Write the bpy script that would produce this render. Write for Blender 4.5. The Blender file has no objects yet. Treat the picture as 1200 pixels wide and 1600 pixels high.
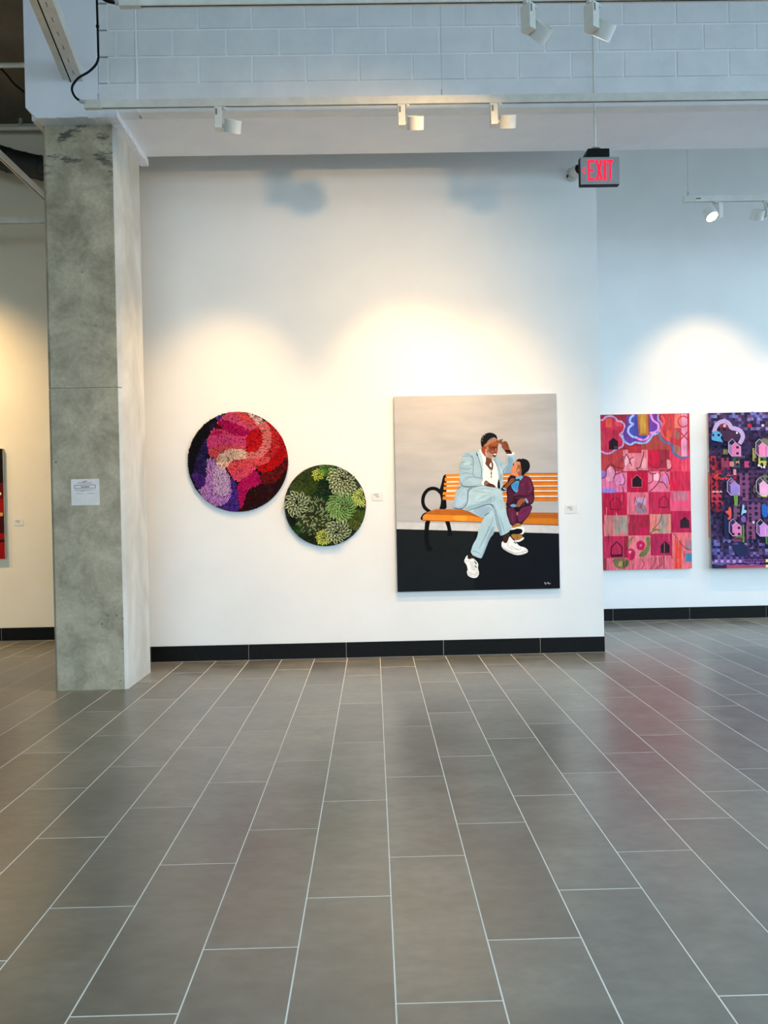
import bpy, bmesh, math, random
import numpy as np
from mathutils import Vector, Matrix
from mathutils.geometry import tessellate_polygon

SC = bpy.context.scene
COL = SC.collection
random.seed(7)
R = math.radians

# ------------------------------------------------------------------ camera
def make_camera():
    f, yaw, pitch, roll, h = 1200.0, 0.0138, 0.00792, -0.02029, 1.42455
    F = Vector((math.sin(yaw) * math.cos(pitch), math.cos(yaw) * math.cos(pitch), -math.sin(pitch)))
    rt = Vector((math.cos(yaw), -math.sin(yaw), 0)); up = rt.cross(F)
    RX = math.cos(roll) * rt + math.sin(roll) * up
    UP = -math.sin(roll) * rt + math.cos(roll) * up
    cd = bpy.data.cameras.new('camera'); co = bpy.data.objects.new('camera', cd); COL.objects.link(co)
    m = Matrix((RX, UP, -F)).transposed().to_4x4(); m.translation = (0, 0, h)
    co.matrix_world = m
    cd.sensor_fit = 'VERTICAL'; cd.sensor_height = 32.0; cd.sensor_width = 24.0
    cd.lens = f / 1600.0 * 32.0
    cd.clip_start = 0.05; cd.clip_end = 200
    SC.camera = co
make_camera()

# ------------------------------------------------------------------ world, daylight, exposure
W = bpy.data.worlds.new('overcast_sky'); SC.world = W; W.use_nodes = True
bg = W.node_tree.nodes['Background']
bg.inputs['Color'].default_value = (0.64, 0.83, 1.0, 1); bg.inputs['Strength'].default_value = 4.9
SC.view_settings.view_transform = 'Standard'; SC.view_settings.look = 'None'
SC.view_settings.exposure = 0.1; SC.view_settings.gamma = 1.0
SC.view_settings.use_curve_mapping = False
try:
    SC.cycles.use_denoising = True
    SC.cycles.max_bounces = 10; SC.cycles.diffuse_bounces = 6; SC.cycles.glossy_bounces = 4
    SC.cycles.transparent_max_bounces = 12
    SC.cycles.caustics_reflective = False; SC.cycles.caustics_refractive = False
    SC.cycles.sample_clamp_indirect = 6.0
except Exception:
    pass
SPOT_MAIN = 180.0      # W of each picture light
WARM = (1.0, 0.61, 0.25)

X_WIN, Y_WIN, X_L, CEIL = 7.0, -5.0, -9.0, 5.76
def portal(name, loc, rot, sx, sy):
    l = bpy.data.lights.new(name, 'AREA'); l.shape = 'RECTANGLE'; l.size = sx; l.size_y = sy
    l.cycles.is_portal = True
    o = bpy.data.objects.new(name, l); COL.objects.link(o); o.location = loc; o.rotation_euler = rot
portal('daylight_portal_side', (X_WIN - .02, 2.0, 2.75), (0, R(90), 0), 5.0, 13.4)
portal('daylight_portal_rear', (1.0, Y_WIN + .02, 2.75), (R(90), 0, 0), 12.0, 5.0)

# ------------------------------------------------------------------ helpers
def lin(c):
    return tuple((v / 255 / 12.92) if v / 255 <= .04045 else ((v / 255 + .055) / 1.055) ** 2.4 for v in c)
def C4(c): return (*lin(c), 1.0)

def new_mat(name, rough=.5, color=(200, 200, 200), metallic=0, spec=.5):
    m = bpy.data.materials.new(name); m.use_nodes = True
    b = m.node_tree.nodes['Principled BSDF']
    b.inputs['Base Color'].default_value = C4(color); b.inputs['Roughness'].default_value = rough
    b.inputs['Metallic'].default_value = metallic; b.inputs['Specular IOR Level'].default_value = spec
    return m, m.node_tree, b

def node(nt, t, **kw):
    n = nt.nodes.new(t)
    for k, v in kw.items(): setattr(n, k, v)
    return n

def noise_color(nt, b, c1, c2, scale, detail=5, rough=.6, p1=.35, p2=.65, coord='Object', stretch=None, dist=0.0):
    tc = node(nt, 'ShaderNodeTexCoord'); n = node(nt, 'ShaderNodeTexNoise'); r = node(nt, 'ShaderNodeValToRGB')
    n.inputs['Scale'].default_value = scale; n.inputs['Detail'].default_value = detail
    n.inputs['Roughness'].default_value = rough; n.inputs['Distortion'].default_value = dist
    src = tc.outputs[coord]
    if stretch:
        mp = node(nt, 'ShaderNodeMapping'); mp.inputs['Scale'].default_value = stretch
        nt.links.new(src, mp.inputs['Vector']); src = mp.outputs['Vector']
    nt.links.new(src, n.inputs['Vector'])
    r.color_ramp.elements[0].position = p1; r.color_ramp.elements[1].position = p2
    r.color_ramp.elements[0].color = C4(c1); r.color_ramp.elements[1].color = C4(c2)
    nt.links.new(n.outputs['Fac'], r.inputs['Fac'])
    if b is not None: nt.links.new(r.outputs['Color'], b.inputs['Base Color'])
    return r, n, tc

def bump(nt, b, scale, strength, dist=.005, coord='Object', detail=4):
    tc = node(nt, 'ShaderNodeTexCoord'); n = node(nt, 'ShaderNodeTexNoise'); bp = node(nt, 'ShaderNodeBump')
    n.inputs['Scale'].default_value = scale; n.inputs['Detail'].default_value = detail
    bp.inputs['Strength'].default_value = strength; bp.inputs['Distance'].default_value = dist
    nt.links.new(tc.outputs[coord], n.inputs['Vector']); nt.links.new(n.outputs['Fac'], bp.inputs['Height'])
    nt.links.new(bp.outputs['Normal'], b.inputs['Normal'])

def plain(name, color, rough=.5, metallic=0, spec=.5):
    m, nt, b = new_mat(name, rough, color, metallic, spec)
    # a trace of surface unevenness so that nothing is a perfectly flat tone
    noise_color(nt, b, tuple(v * .96 for v in color), tuple(min(255, v * 1.02) for v in color), 9.0)
    return m

def emitter(name, color, strength):
    m = bpy.data.materials.new(name); m.use_nodes = True; nt = m.node_tree
    b = nt.nodes['Principled BSDF']; b.inputs['Base Color'].default_value = C4(color)
    b.inputs['Emission Color'].default_value = C4(color); b.inputs['Emission Strength'].default_value = strength
    return m

class MB:
    """collects geometry; build() links it as one mesh object"""
    def __init__(s): s.v, s.f, s.c = [], [], []
    def add(s, vs, fs, col=None):
        o = len(s.v); s.v += [tuple(v) for v in vs]; s.f += [tuple(i + o for i in f) for f in fs]
        if col is not None: s.c += [col] * len(vs)
        return s
    def box(s, a, b):
        (x0, y0, z0), (x1, y1, z1) = a, b
        return s.add([(x0, y0, z0), (x1, y0, z0), (x1, y1, z0), (x0, y1, z0), (x0, y0, z1), (x1, y0, z1), (x1, y1, z1), (x0, y1, z1)],
                     [(0, 3, 2, 1), (4, 5, 6, 7), (0, 1, 5, 4), (1, 2, 6, 5), (2, 3, 7, 6), (3, 0, 4, 7)])
    def prism(s, pts, y0, y1):     # outline in x,z, pushed along y
        n = len(pts)
        vs = [(x, y0, z) for x, z in pts] + [(x, y1, z) for x, z in pts]
        fs = [tuple(range(n)), tuple(range(2 * n - 1, n - 1, -1))] + [(i, i + n, (i + 1) % n + n, (i + 1) % n) for i in range(n)]
        return s.add(vs, fs)
    def tube(s, path, r, n=8):
        path = [Vector(p) for p in path]; rings = []
        for i, p in enumerate(path):
            t = (path[min(i + 1, len(path) - 1)] - path[max(i - 1, 0)]).normalized()
            a = t.cross(Vector((0, 0, 1)));
            if a.length < .05: a = t.cross(Vector((0, 1, 0)))
            a.normalize(); b = t.cross(a)
            rings.append([p + r * (math.cos(2 * math.pi * k / n) * a + math.sin(2 * math.pi * k / n) * b) for k in range(n)])
        vs = [v for q in rings for v in q]; fs = []
        for i in range(len(path) - 1):
            for k in range(n): fs.append((i * n + k, i * n + (k + 1) % n, (i + 1) * n + (k + 1) % n, (i + 1) * n + k))
        fs += [tuple(range(n - 1, -1, -1)), tuple(range((len(path) - 1) * n, len(path) * n))]
        return s.add(vs, fs)
    def lathe(s, prof, n=28, M=None):   # profile (r,z) about z
        vs = []
        for r, z in prof:
            for k in range(n):
                a = 2 * math.pi * k / n; v = Vector((r * math.cos(a), r * math.sin(a), z)); vs.append(M @ v if M else v)
        fs = [(i * n + k, i * n + (k + 1) % n, (i + 1) * n + (k + 1) % n, (i + 1) * n + k) for i in range(len(prof) - 1) for k in range(n)]
        return s.add(vs, fs)
    def mesh(s, name):
        me = bpy.data.meshes.new(name); me.from_pydata(s.v, [], s.f)
        if s.c:
            at = me.color_attributes.new('Col', 'FLOAT_COLOR', 'POINT')
            at.data.foreach_set('color', np.array([(*c, 1) for c in s.c], dtype=np.float32).ravel())
        me.update(); return me
    def build(s, name, mat, parent=None, bevel=0, smooth=False, fix=True):
        me = s.mesh(name); me.materials.append(mat)
        if fix or bevel:
            bm = bmesh.new(); bm.from_mesh(me)
            if fix: bmesh.ops.recalc_face_normals(bm, faces=bm.faces)
            if bevel:
                bmesh.ops.bevel(bm, geom=[e for e in bm.edges if len(e.link_faces) == 2 and e.calc_face_angle() > .6],
                                offset=bevel, segments=2, affect='EDGES', profile=.6)
            bm.to_mesh(me); bm.free()
        if smooth:
            for p in me.polygons: p.use_smooth = True
            try: me.set_sharp_from_angle(angle=R(40))
            except Exception: pass
        return link(name, me, parent)

def link(name, data, parent=None, loc=None):
    o = bpy.data.objects.new(name, data); COL.objects.link(o)
    if parent is not None: o.parent = parent
    if loc is not None: o.location = loc
    return o

def tag(o, label=None, cat=None, group=None, kind=None):
    if label: o['label'] = label
    if cat: o['category'] = cat
    if group: o['group'] = group
    if kind: o['kind'] = kind
    return o
def struct(o, label=None): return tag(o, label, None, None, 'structure')
def empty(name, loc, rz=0):
    o = bpy.data.objects.new(name, None); COL.objects.link(o); o.location = loc; o.rotation_euler = (0, 0, rz)
    o.empty_display_size = .1
    return o
def BX(name, a, b, mat, parent=None, bevel=0): return MB().box(a, b).build(name, mat, parent, bevel)

# ------------------------------------------------------------------ materials
M = {}
def build_materials():
    m, nt, b = new_mat('white_wall_paint', .62); noise_color(nt, b, (236, 236, 234), (241, 241, 239), 1.5); bump(nt, b, 160, .06, .001); M['wall'] = m
    m, nt, b = new_mat('grey_soffit_paint', .6); noise_color(nt, b, (234, 238, 248), (240, 244, 252), 3.0); bump(nt, b, 45, .12, .002); M['soffit'] = m
    m, nt, b = new_mat('block_paint', .55); noise_color(nt, b, (224, 227, 231), (234, 236, 239), 4.0); bump(nt, b, 90, .45, .004); M['block'] = m
    m, nt, b = new_mat('block_joint_paint', .55); noise_color(nt, b, (246, 248, 250), (250, 251, 252), 12.0); bump(nt, b, 60, .4, .003); M['joint'] = m
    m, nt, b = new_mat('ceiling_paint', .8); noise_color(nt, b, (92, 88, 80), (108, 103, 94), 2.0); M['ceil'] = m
    m, nt, b = new_mat('upper_wall_paint', .7); noise_color(nt, b, (236, 226, 204), (240, 231, 211), 2.0); M['wall_warm'] = m
    # granite skirting
    m, nt, b = new_mat('black_granite', .45, spec=.12); noise_color(nt, b, (7, 7, 7), (34, 34, 34), 130, 6, .7, .42, .75); M['granite'] = m
    # floor tile
    m, nt, b = new_mat('slate_tile', .3, spec=.5)
    oi = node(nt, 'ShaderNodeObjectInfo'); tc = node(nt, 'ShaderNodeTexCoord'); va = node(nt, 'ShaderNodeVectorMath', operation='ADD')
    mul = node(nt, 'ShaderNodeMath', operation='MULTIPLY'); mul.inputs[1].default_value = 37.0
    nt.links.new(oi.outputs['Random'], mul.inputs[0]); nt.links.new(tc.outputs['Object'], va.inputs[0]); nt.links.new(mul.outputs[0], va.inputs[1])
    mp = node(nt, 'ShaderNodeMapping'); mp.inputs['Scale'].default_value = (1.0, 1.6, 1.0); nt.links.new(va.outputs[0], mp.inputs['Vector'])
    n1 = node(nt, 'ShaderNodeTexNoise'); n1.inputs['Scale'].default_value = 3.2; n1.inputs['Detail'].default_value = 3; n1.inputs['Roughness'].default_value = .5
    n2 = node(nt, 'ShaderNodeTexNoise'); n2.inputs['Scale'].default_value = 13; n2.inputs['Detail'].default_value = 4; n2.inputs['Roughness'].default_value = .55
    nt.links.new(mp.outputs[0], n1.inputs['Vector']); nt.links.new(mp.outputs[0], n2.inputs['Vector'])
    r = node(nt, 'ShaderNodeValToRGB'); e = r.color_ramp.elements
    e[0].position = .25; e[0].color = C4((99, 96, 86)); e[1].position = .78; e[1].color = C4((126, 122, 111))
    nt.links.new(n1.outputs['Fac'], r.inputs['Fac'])
    # tone from tile to tile and fine speckle
    ma = node(nt, 'ShaderNodeMapRange'); ma.inputs['To Min'].default_value = .8; ma.inputs['To Max'].default_value = 1.18; nt.links.new(oi.outputs['Random'], ma.inputs['Value'])
    mb_ = node(nt, 'ShaderNodeMapRange'); mb_.inputs['From Min'].default_value = .3; mb_.inputs['From Max'].default_value = .7; mb_.inputs['To Min'].default_value = .84; mb_.inputs['To Max'].default_value = 1.16
    nt.links.new(n2.outputs['Fac'], mb_.inputs['Value'])
    mm = node(nt, 'ShaderNodeMath', operation='MULTIPLY'); nt.links.new(ma.outputs[0], mm.inputs[0]); nt.links.new(mb_.outputs[0], mm.inputs[1])
    vm = node(nt, 'ShaderNodeVectorMath', operation='SCALE'); nt.links.new(r.outputs['Color'], vm.inputs[0]); nt.links.new(mm.outputs[0], vm.inputs['Scale'])
    nt.links.new(vm.outputs[0], b.inputs['Base Color'])
    rr = node(nt, 'ShaderNodeMapRange'); rr.inputs['From Min'].default_value = .3; rr.inputs['From Max'].default_value = .7; rr.inputs['To Min'].default_value = .288; rr.inputs['To Max'].default_value = .315
    nt.links.new(n1.outputs['Fac'], rr.inputs['Value']); nt.links.new(rr.outputs[0], b.inputs['Roughness'])
    b.inputs['IOR'].default_value = 2.25
    M['tile'] = m
    m, nt, b = new_mat('pale_grout', .7); noise_color(nt, b, (242, 239, 228), (250, 247, 238), 6.0); M['grout'] = m
    # concrete with stains
    m, nt, b = new_mat('raw_concrete', .75)
    r, n, tc = noise_color(nt, None, (140, 132, 112), (194, 186, 163), 3.2, 9, .66, .33, .67, dist=.4)
    n3 = node(nt, 'ShaderNodeTexNoise'); n3.inputs['Scale'].default_value = 38; n3.inputs['Detail'].default_value = 6; nt.links.new(tc.outputs['Object'], n3.inputs['Vector'])
    m3 = node(nt, 'ShaderNodeMapRange'); m3.inputs['From Min'].default_value = .3; m3.inputs['From Max'].default_value = .7; m3.inputs['To Min'].default_value = .9; m3.inputs['To Max'].default_value = 1.08
    nt.links.new(n3.outputs['Fac'], m3.inputs['Value'])
    sc_ = node(nt, 'ShaderNodeVectorMath', operation='SCALE'); nt.links.new(r.outputs['Color'], sc_.inputs[0]); nt.links.new(m3.outputs[0], sc_.inputs['Scale'])
    # smeared form-oil stains: stretched noise, only near the head of the pillar
    mp = node(nt, 'ShaderNodeMapping'); mp.inputs['Rotation'].default_value = (0, R(-22), 0); mp.inputs['Scale'].default_value = (3.0, 3.0, 11.0)
    nt.links.new(tc.outputs['Object'], mp.inputs['Vector'])
    ns = node(nt, 'ShaderNodeTexNoise'); ns.inputs['Scale'].default_value = 1.15; ns.inputs['Detail'].default_value = 7; ns.inputs['Roughness'].default_value = .7
    nt.links.new(mp.outputs[0], ns.inputs['Vector'])
    sep = node(nt, 'ShaderNodeSeparateXYZ'); nt.links.new(tc.outputs['Object'], sep.inputs[0])
    zr = node(nt, 'ShaderNodeMapRange'); zr.inputs['From Min'].default_value = 3.95; zr.inputs['From Max'].default_value = 4.22; nt.links.new(sep.outputs['Z'], zr.inputs['Value'])
    st = node(nt, 'ShaderNodeMapRange'); st.inputs['From Min'].default_value = .53; st.inputs['From Max'].default_value = .6; nt.links.new(ns.outputs['Fac'], st.inputs['Value'])
    mu = node(nt, 'ShaderNodeMath', operation='MULTIPLY'); nt.links.new(zr.outputs[0], mu.inputs[0]); nt.links.new(st.outputs[0], mu.inputs[1])
    mu2 = node(nt, 'ShaderNodeMath', operation='MULTIPLY'); mu2.inputs[1].default_value = .9; nt.links.new(mu.outputs[0], mu2.inputs[0])
    mx = node(nt, 'ShaderNodeMix', data_type='RGBA'); mx.inputs['B'].default_value = C4((72, 72, 68))
    nt.links.new(mu2.outputs[0], mx.inputs['Factor']); nt.links.new(sc_.outputs[0], mx.inputs['A'])
    # pin holes
    vo = node(nt, 'ShaderNodeTexVoronoi'); vo.inputs['Scale'].default_value = 7.0; nt.links.new(tc.outputs['Object'], vo.inputs['Vector'])
    ph = node(nt, 'ShaderNodeMapRange'); ph.inputs['From Min'].default_value = .05; ph.inputs['From Max'].default_value = .075; ph.inputs['To Min'].default_value = .45; ph.inputs['To Max'].default_value = 1.0
    nt.links.new(vo.outputs['Distance'], ph.inputs['Value'])
    s2 = node(nt, 'ShaderNodeVectorMath', operation='SCALE'); nt.links.new(mx.outputs['Result'], s2.inputs[0]); nt.links.new(ph.outputs[0], s2.inputs['Scale'])
    nt.links.new(s2.outputs[0], b.inputs['Base Color'])
    bp = node(nt, 'ShaderNodeBump'); bp.inputs['Strength'].default_value = .25; bp.inputs['Distance'].default_value = .004
    nt.links.new(n3.outputs['Fac'], bp.inputs['Height']); nt.links.new(bp.outputs['Normal'], b.inputs['Normal'])
    M['concrete'] = m
    m, nt, b = new_mat('pale_side_concrete', .75); noise_color(nt, b, (186, 184, 175), (214, 212, 205), 2.6, 8, .6, .35, .65, dist=.5, stretch=(1, 1, .55)); bump(nt, b, 30, .2, .003); M['pale_side'] = m
    # paint applied to canvases, coloured by the mesh
    def vcol(name, rough, scale, lo, hi, stretch=(1, 1, 1)):
        m, nt, b = new_mat(name, rough, spec=.12)
        a = node(nt, 'ShaderNodeAttribute', attribute_name='Col'); tc = node(nt, 'ShaderNodeTexCoord'); mp = node(nt, 'ShaderNodeMapping'); n = node(nt, 'ShaderNodeTexNoise')
        mp.inputs['Scale'].default_value = stretch; n.inputs['Scale'].default_value = scale; n.inputs['Detail'].default_value = 5
        nt.links.new(tc.outputs['Object'], mp.inputs['Vector']); nt.links.new(mp.outputs[0], n.inputs['Vector'])
        q = node(nt, 'ShaderNodeMapRange'); q.inputs['From Min'].default_value = .3; q.inputs['From Max'].default_value = .7; q.inputs['To Min'].default_value = lo; q.inputs['To Max'].default_value = hi
        nt.links.new(n.outputs['Fac'], q.inputs['Value'])
        s = node(nt, 'ShaderNodeVectorMath', operation='SCALE'); nt.links.new(a.outputs['Color'], s.inputs[0]); nt.links.new(q.outputs[0], s.inputs['Scale'])
        nt.links.new(s.outputs[0], b.inputs['Base Color']); return m
    M['paint'] = vcol('acrylic_paint', .65, 14, .9, 1.1, (1, 1, 1))
    M['paint_streak'] = vcol('streaky_acrylic_paint', .6, 9, .74, 1.28, (4.5, 1, .9))
    M['paper'] = vcol('folded_paper', .8, 60, .92, 1.08)
    M['canvas_edge'] = plain('canvas_edge', (196, 192, 186), .7)
    M['canvas_dark'] = plain('dark_painted_edge', (34, 22, 26), .7, 0, .15)
    M['white_metal'] = plain('white_powder_coat', (226, 226, 220), .4)
    M['white_plastic'] = plain('white_plastic', (214, 214, 206), .45)
    M['grey_print'] = plain('grey_print', (120, 122, 122), .6)
    M['black'] = plain('black_plastic', (8, 8, 9), .55, 0, .2)
    M['rubber'] = plain('black_rubber', (7, 7, 8), .6, 0, .2)
    M['alu'] = plain('brushed_aluminium', (158, 158, 160), .45, .35)
    M['steel'] = plain('galvanised_wire', (176, 180, 186), .5)
    M['card'] = plain('white_card', (233, 232, 228), .6)
    M['paper_sheet'] = plain('paper_sheet', (226, 224, 222), .65)
    M['ink'] = plain('black_ink', (40, 36, 38), .7)
    M['grey_ink'] = plain('grey_ink', (140, 138, 140), .7)
    M['red_ink'] = plain('red_ink', (120, 30, 46), .7)
    M['frame_dark'] = plain('dark_mullion', (60, 64, 68), .5)
    M['lens_on'] = emitter('lit_lens', (255, 236, 205), 7.0)
    M['exit_red'] = emitter('exit_red', (255, 8, 52), 1.15)
    M['duct'] = plain('black_duct_wrap', (34, 33, 31), .6)
    m = bpy.data.materials.new('window_glass'); m.use_nodes = True; nt = m.node_tree; nt.nodes.remove(nt.nodes['Principled BSDF'])
    t = node(nt, 'ShaderNodeBsdfTransparent'); t.inputs['Color'].default_value = (.93, .96, .97, 1); g = node(nt, 'ShaderNodeBsdfGlossy'); g.inputs['Roughness'].default_value = .02
    x = node(nt, 'ShaderNodeMixShader'); x.inputs[0].default_value = .06
    nt.links.new(t.outputs[0], x.inputs[1]); nt.links.new(g.outputs[0], x.inputs[2]); nt.links.new(x.outputs[0], nt.nodes['Material Output'].inputs['Surface']); M['glass'] = m
    m, nt, b = new_mat('pavement', .8); noise_color(nt, b, (120, 120, 118), (140, 140, 136), 1.0); M['pave'] = m
build_materials()

# ------------------------------------------------------------------ room shell
YM, YR, YL = 7.24, 9.09, 8.64          # centre wall, right-hand bay wall, left-hand bay wall
XL_END, XR_END = -2.45, 2.163            # ends of the centre wall
def build_shell():
    # walls
    struct(MB().box((XL_END, YM, -.02), (XR_END, 9.3, CEIL)).build('wall_center', M['wall']), 'white gallery wall carrying the round panels and the bench painting')
    struct(BX('wall_right', (XR_END, YR, -.02), (X_WIN, YR + .2, CEIL), M['wall']), 'white wall of the right-hand bay')
    struct(BX('wall_left', (X_L, YL, -.02), (XL_END, YL + .2, CEIL), M['wall_warm']), 'warm lit wall beyond the concrete pillar')
    struct(BX('wall_far_left', (X_L - .2, Y_WIN, -.02), (X_L, YL + .2, CEIL), M['wall_warm']))
    struct(MB().box((X_L - .2, Y_WIN - .2, CEIL), (X_WIN + .2, 5.0, CEIL + .2)).box((-2.66, 5.0, CEIL), (X_WIN + .2, YR + .2, CEIL + .2)).build('ceiling', M['wall']))
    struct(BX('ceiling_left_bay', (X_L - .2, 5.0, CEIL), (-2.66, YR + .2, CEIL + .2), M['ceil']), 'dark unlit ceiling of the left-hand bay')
    # window walls behind and beside the camera: sill, head, mullions and panes
    n = 0
    def glazing(axis, c, a0, a1, count):
        nonlocal n
        step = (a1 - a0) / count
        for i in range(count):
            n += 1
            e = empty('window_%d' % n, (c, a0 + step * (i + .5), 0) if axis == 'x' else (a0 + step * (i + .5), c, 0)); struct(e)
            def bx(nm, u0, u1, z0, z1, t, mat):
                a, b = ((-t, u0, z0), (t, u1, z1)) if axis == 'x' else ((u0, -t, z0), (u1, t, z1))
                BX(nm, a, b, mat, e)
            h = step / 2
            bx('window_sill', -h, h, 0, .25, .06, M['frame_dark']); bx('window_head', -h, h, 5.25, CEIL, .06, M['frame_dark'])
            bx('mullion', -h, -h + .06, .25, 5.25, .05, M['frame_dark']); bx('mullion', h - .06, h, .25, 5.25, .05, M['frame_dark'])
            bx('transom', -h + .06, h - .06, 2.6, 2.66, .04, M['frame_dark'])
            bx('pane', -h + .06, h - .06, .25, 2.6, .004, M['glass']); bx('pane', -h + .06, h - .06, 2.66, 5.25, .004, M['glass'])
    glazing('x', X_WIN, Y_WIN, YR, 8)
    glazing('y', Y_WIN, -5.0, X_WIN, 7)
    struct(BX('wall_rear', (X_L, Y_WIN - .2, -.02), (-5.0, Y_WIN, CEIL), M['wall']))
    struct(BX('ground_outside', (-40, -40, -.4), (40, 40, -.25), M['pave']))
build_shell()

# ------------------------------------------------------------------ floor of staggered tiles
def build_floor():
    PW, PL, X0 = .308, .91738, .03579
    fl = empty('floor', (0, 0, 0)); struct(fl, 'dark slate-look plank tiles laid in a third bond with pale grout')
    MB().box((X_L - .1, Y_WIN - .1, -.06), (X_WIN + .1, YR + .1, -.0007)).build('grout_bed', M['grout'], fl)
    g = .0024
    def tile_mesh(hx, hy):
        m = MB(); c = .0006
        vs = [(sx * hx, sy * hy, -.01) for sx, sy in ((-1, -1), (1, -1), (1, 1), (-1, 1))]
        vs += [(sx * hx, sy * hy, -c) for sx, sy in ((-1, -1), (1, -1), (1, 1), (-1, 1))]
        vs += [(sx * (hx - c), sy * (hy - c), 0) for sx, sy in ((-1, -1), (1, -1), (1, 1), (-1, 1))]
        fs = [(8, 9, 10, 11)] + [(i, (i + 1) % 4, (i + 1) % 4 + 4, i + 4) for i in range(4)] + [(i + 4, (i + 1) % 4 + 4, (i + 1) % 4 + 8, i + 8) for i in range(4)]
        m.add(vs, fs); return m
    tm = tile_mesh(PW / 2 - g, PL / 2 - g); me = tm.mesh('tile'); me.materials.append(M['tile'])
    phase = {-9: .317, -8: .647, -7: .989, -6: .337, -5: .675, -4: .022, -3: .366, -2: .708, -1: .047, 0: .383, 1: .718, 2: .055, 3: .375, 4: .707, 5: .047, 6: .375, 7: .716, 8: .041, 9: .365}
    cells = []
    for k in range(-29, 28):
        ph = phase.get(k, (.383 + k / 3.0) % 1.0)
        j = math.floor(Y_WIN / PL) - 1
        while (j + ph) * PL < YR:
            y0 = (j + ph) * PL; j += 1
            cx, cy = X0 + (k + .5) * PW, y0 + PL / 2
            if cy < Y_WIN or cx < X_L or cx > X_WIN: continue
            if XL_END + .2 < cx < XR_END - .2 and y0 > YM + .02: continue
            cells.append((cx, cy))
    vis, rest = [], []
    for cx, cy in cells:
        d = cy + PL / 2
        ok = d > 1.9 and abs(cx) - PW / 2 < .52 * d + .15 and cy > 1.2
        if cx < -2.2 and cy > 7.0 and cx > -2.9: ok = False
        (vis if ok else rest).append((cx, cy))
    vis.sort(key=lambda p: p[1]); rest += vis[300:]; vis = vis[:300]
    for cx, cy in vis: link('tile', me, fl, (cx, cy, random.uniform(-.0003, .0003)))
    o = MB()
    for cx, cy in rest: o.add([(x + cx, y + cy, z) for x, y, z in tm.v], tm.f)
    tag(o.build('outlying_tiles', M['tile'], fl), kind='stuff')
build_floor()

# ------------------------------------------------------------------ skirting in granite lengths
def skirting(name, x_joints, y, h=.146, t=.014, label=None):
    b = empty(name, (x_joints[0], y, 0)); struct(b, label)
    for a, c in zip(x_joints[:-1], x_joints[1:]):
        MB().box((a + .0012 - x_joints[0], -t, .002), (c - .0012 - x_joints[0], 0, h)).build('granite_length', M['granite'], b, .0015)
    MB().box((0, -t + .003, 0), (x_joints[-1] - x_joints[0], -.0005, h - .003)).build('joint_filler', M['grout'], b)
    return b
skirting('baseboard_center', [-2.45, -2.116, -1.199, -.282, .635, 1.552, XR_END + .002], YM, label='black granite skirting under the centre wall')
skirting('baseboard_right', [2.165, 2.822, 3.738, 4.655, 5.572, 6.489, 7.4, 8.5], YR, label='black granite skirting in the right-hand bay')
skirting('baseboard_left', [-8.77, -7.85, -6.93, -6.016, -5.1, -4.182, -3.266, -2.46], YL, label='black granite skirting left of the pillar')

# ------------------------------------------------------------------ block wall over the soffit
def build_upper_wall():
    Y0, Y1, Z0 = 6.04, 6.79, 4.53
    up = empty('wall_upper', (0, Y0, Z0)); struct(up, 'painted concrete block wall hung above the opening')
    def part(nm, a, b, mat, bevel=0):
        return MB().box((a[0], a[1] - Y0, a[2] - Z0), (b[0], b[1] - Y0, b[2] - Z0)).build(nm, mat, up, bevel)
    part('joint_backing', (-2.0, Y0 + .009, 4.7), (X_WIN - .2, Y0 + .1, CEIL), M['joint'])
    part('soffit', (-2.64, Y0 + .1, Z0), (X_WIN - .2, Y1, CEIL), M['soffit'])
    part('lintel_band', (-1.769, Y0, Z0), (X_WIN - .2, Y0 + .1, 4.758), M['block'], .004)
    part('lintel_band', (-2.075, Y0, Z0), (-1.781, Y0 + .1, 4.758), M['block'], .004)
    # the pillar head, plastered over, with its lower left corner broken off
    m = MB(); m.prism([(-2.64, 4.575 - Z0), (-2.56, 4.492 - Z0), (-2.075, 4.5 - Z0), (-2.075, CEIL - Z0), (-2.64, CEIL - Z0)], -.012, .12)
    m.build('plastered_head', M['soffit'], up, .006)
    part('control_joint_bead', (-1.783, Y0 - .004, 4.54), (-1.767, Y0 + .05, CEIL), M['joint'], .003)
    # blocks
    PX, PZ, gap = .4165, .208, .013
    for c in range(6):
        z0 = 4.763 + c * PZ; z1 = min(z0 + PZ - gap, CEIL - .002)
        if z1 - z0 < .03: continue
        off = -1.29 if c % 2 == 0 else -1.49
        edges = [-2.075, -1.787, -1.763]
        x = off
        while x < -1.70: x += PX
        cuts = [-1.763]
        while x < X_WIN - .3: cuts.append(x); x += PX
        cuts.append(X_WIN - .2)
        segs = [(-2.072, -1.92 - gap if c % 2 else -2.0), (-1.92 if c % 2 else -2.0 + gap, -1.786)] + [(a if i == 0 else a + gap / 2, b - gap / 2) for i, (a, b) in enumerate(zip(cuts[:-1], cuts[1:]))]
        for a, b in segs:
            dy = random.uniform(-.0015, .0015)
            MB().box((a, dy, z0 - Z0), (b, .05, z1 - Z0)).build('concrete_block', M['block'], up, .005)
    # rough plaster lip where the soffit meets the pillar
    lip = MB(); n = 16
    for i in range(n):
        a, b = 6.0 + .86 * i / n, 6.0 + .86 * (i + 1) / n
        lip.box((-2.0, a - Y0, 4.475 + random.uniform(-.006, .006) - Z0), (-1.925 + random.uniform(-.006, .006), b - Y0, Z0 + .002 - Z0))
    lip.build('plaster_lip', M['soffit'], up)
    lip = MB()
    for i in range(12):
        a, b = -2.56 + .6 * i / 12, -2.56 + .6 * (i + 1) / 12
        lip.box((a, -.01, 4.492 + random.uniform(-.004, .008) - Z0), (b, .115, .002))
    lip.build('plaster_lip', M['soffit'], up)
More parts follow.
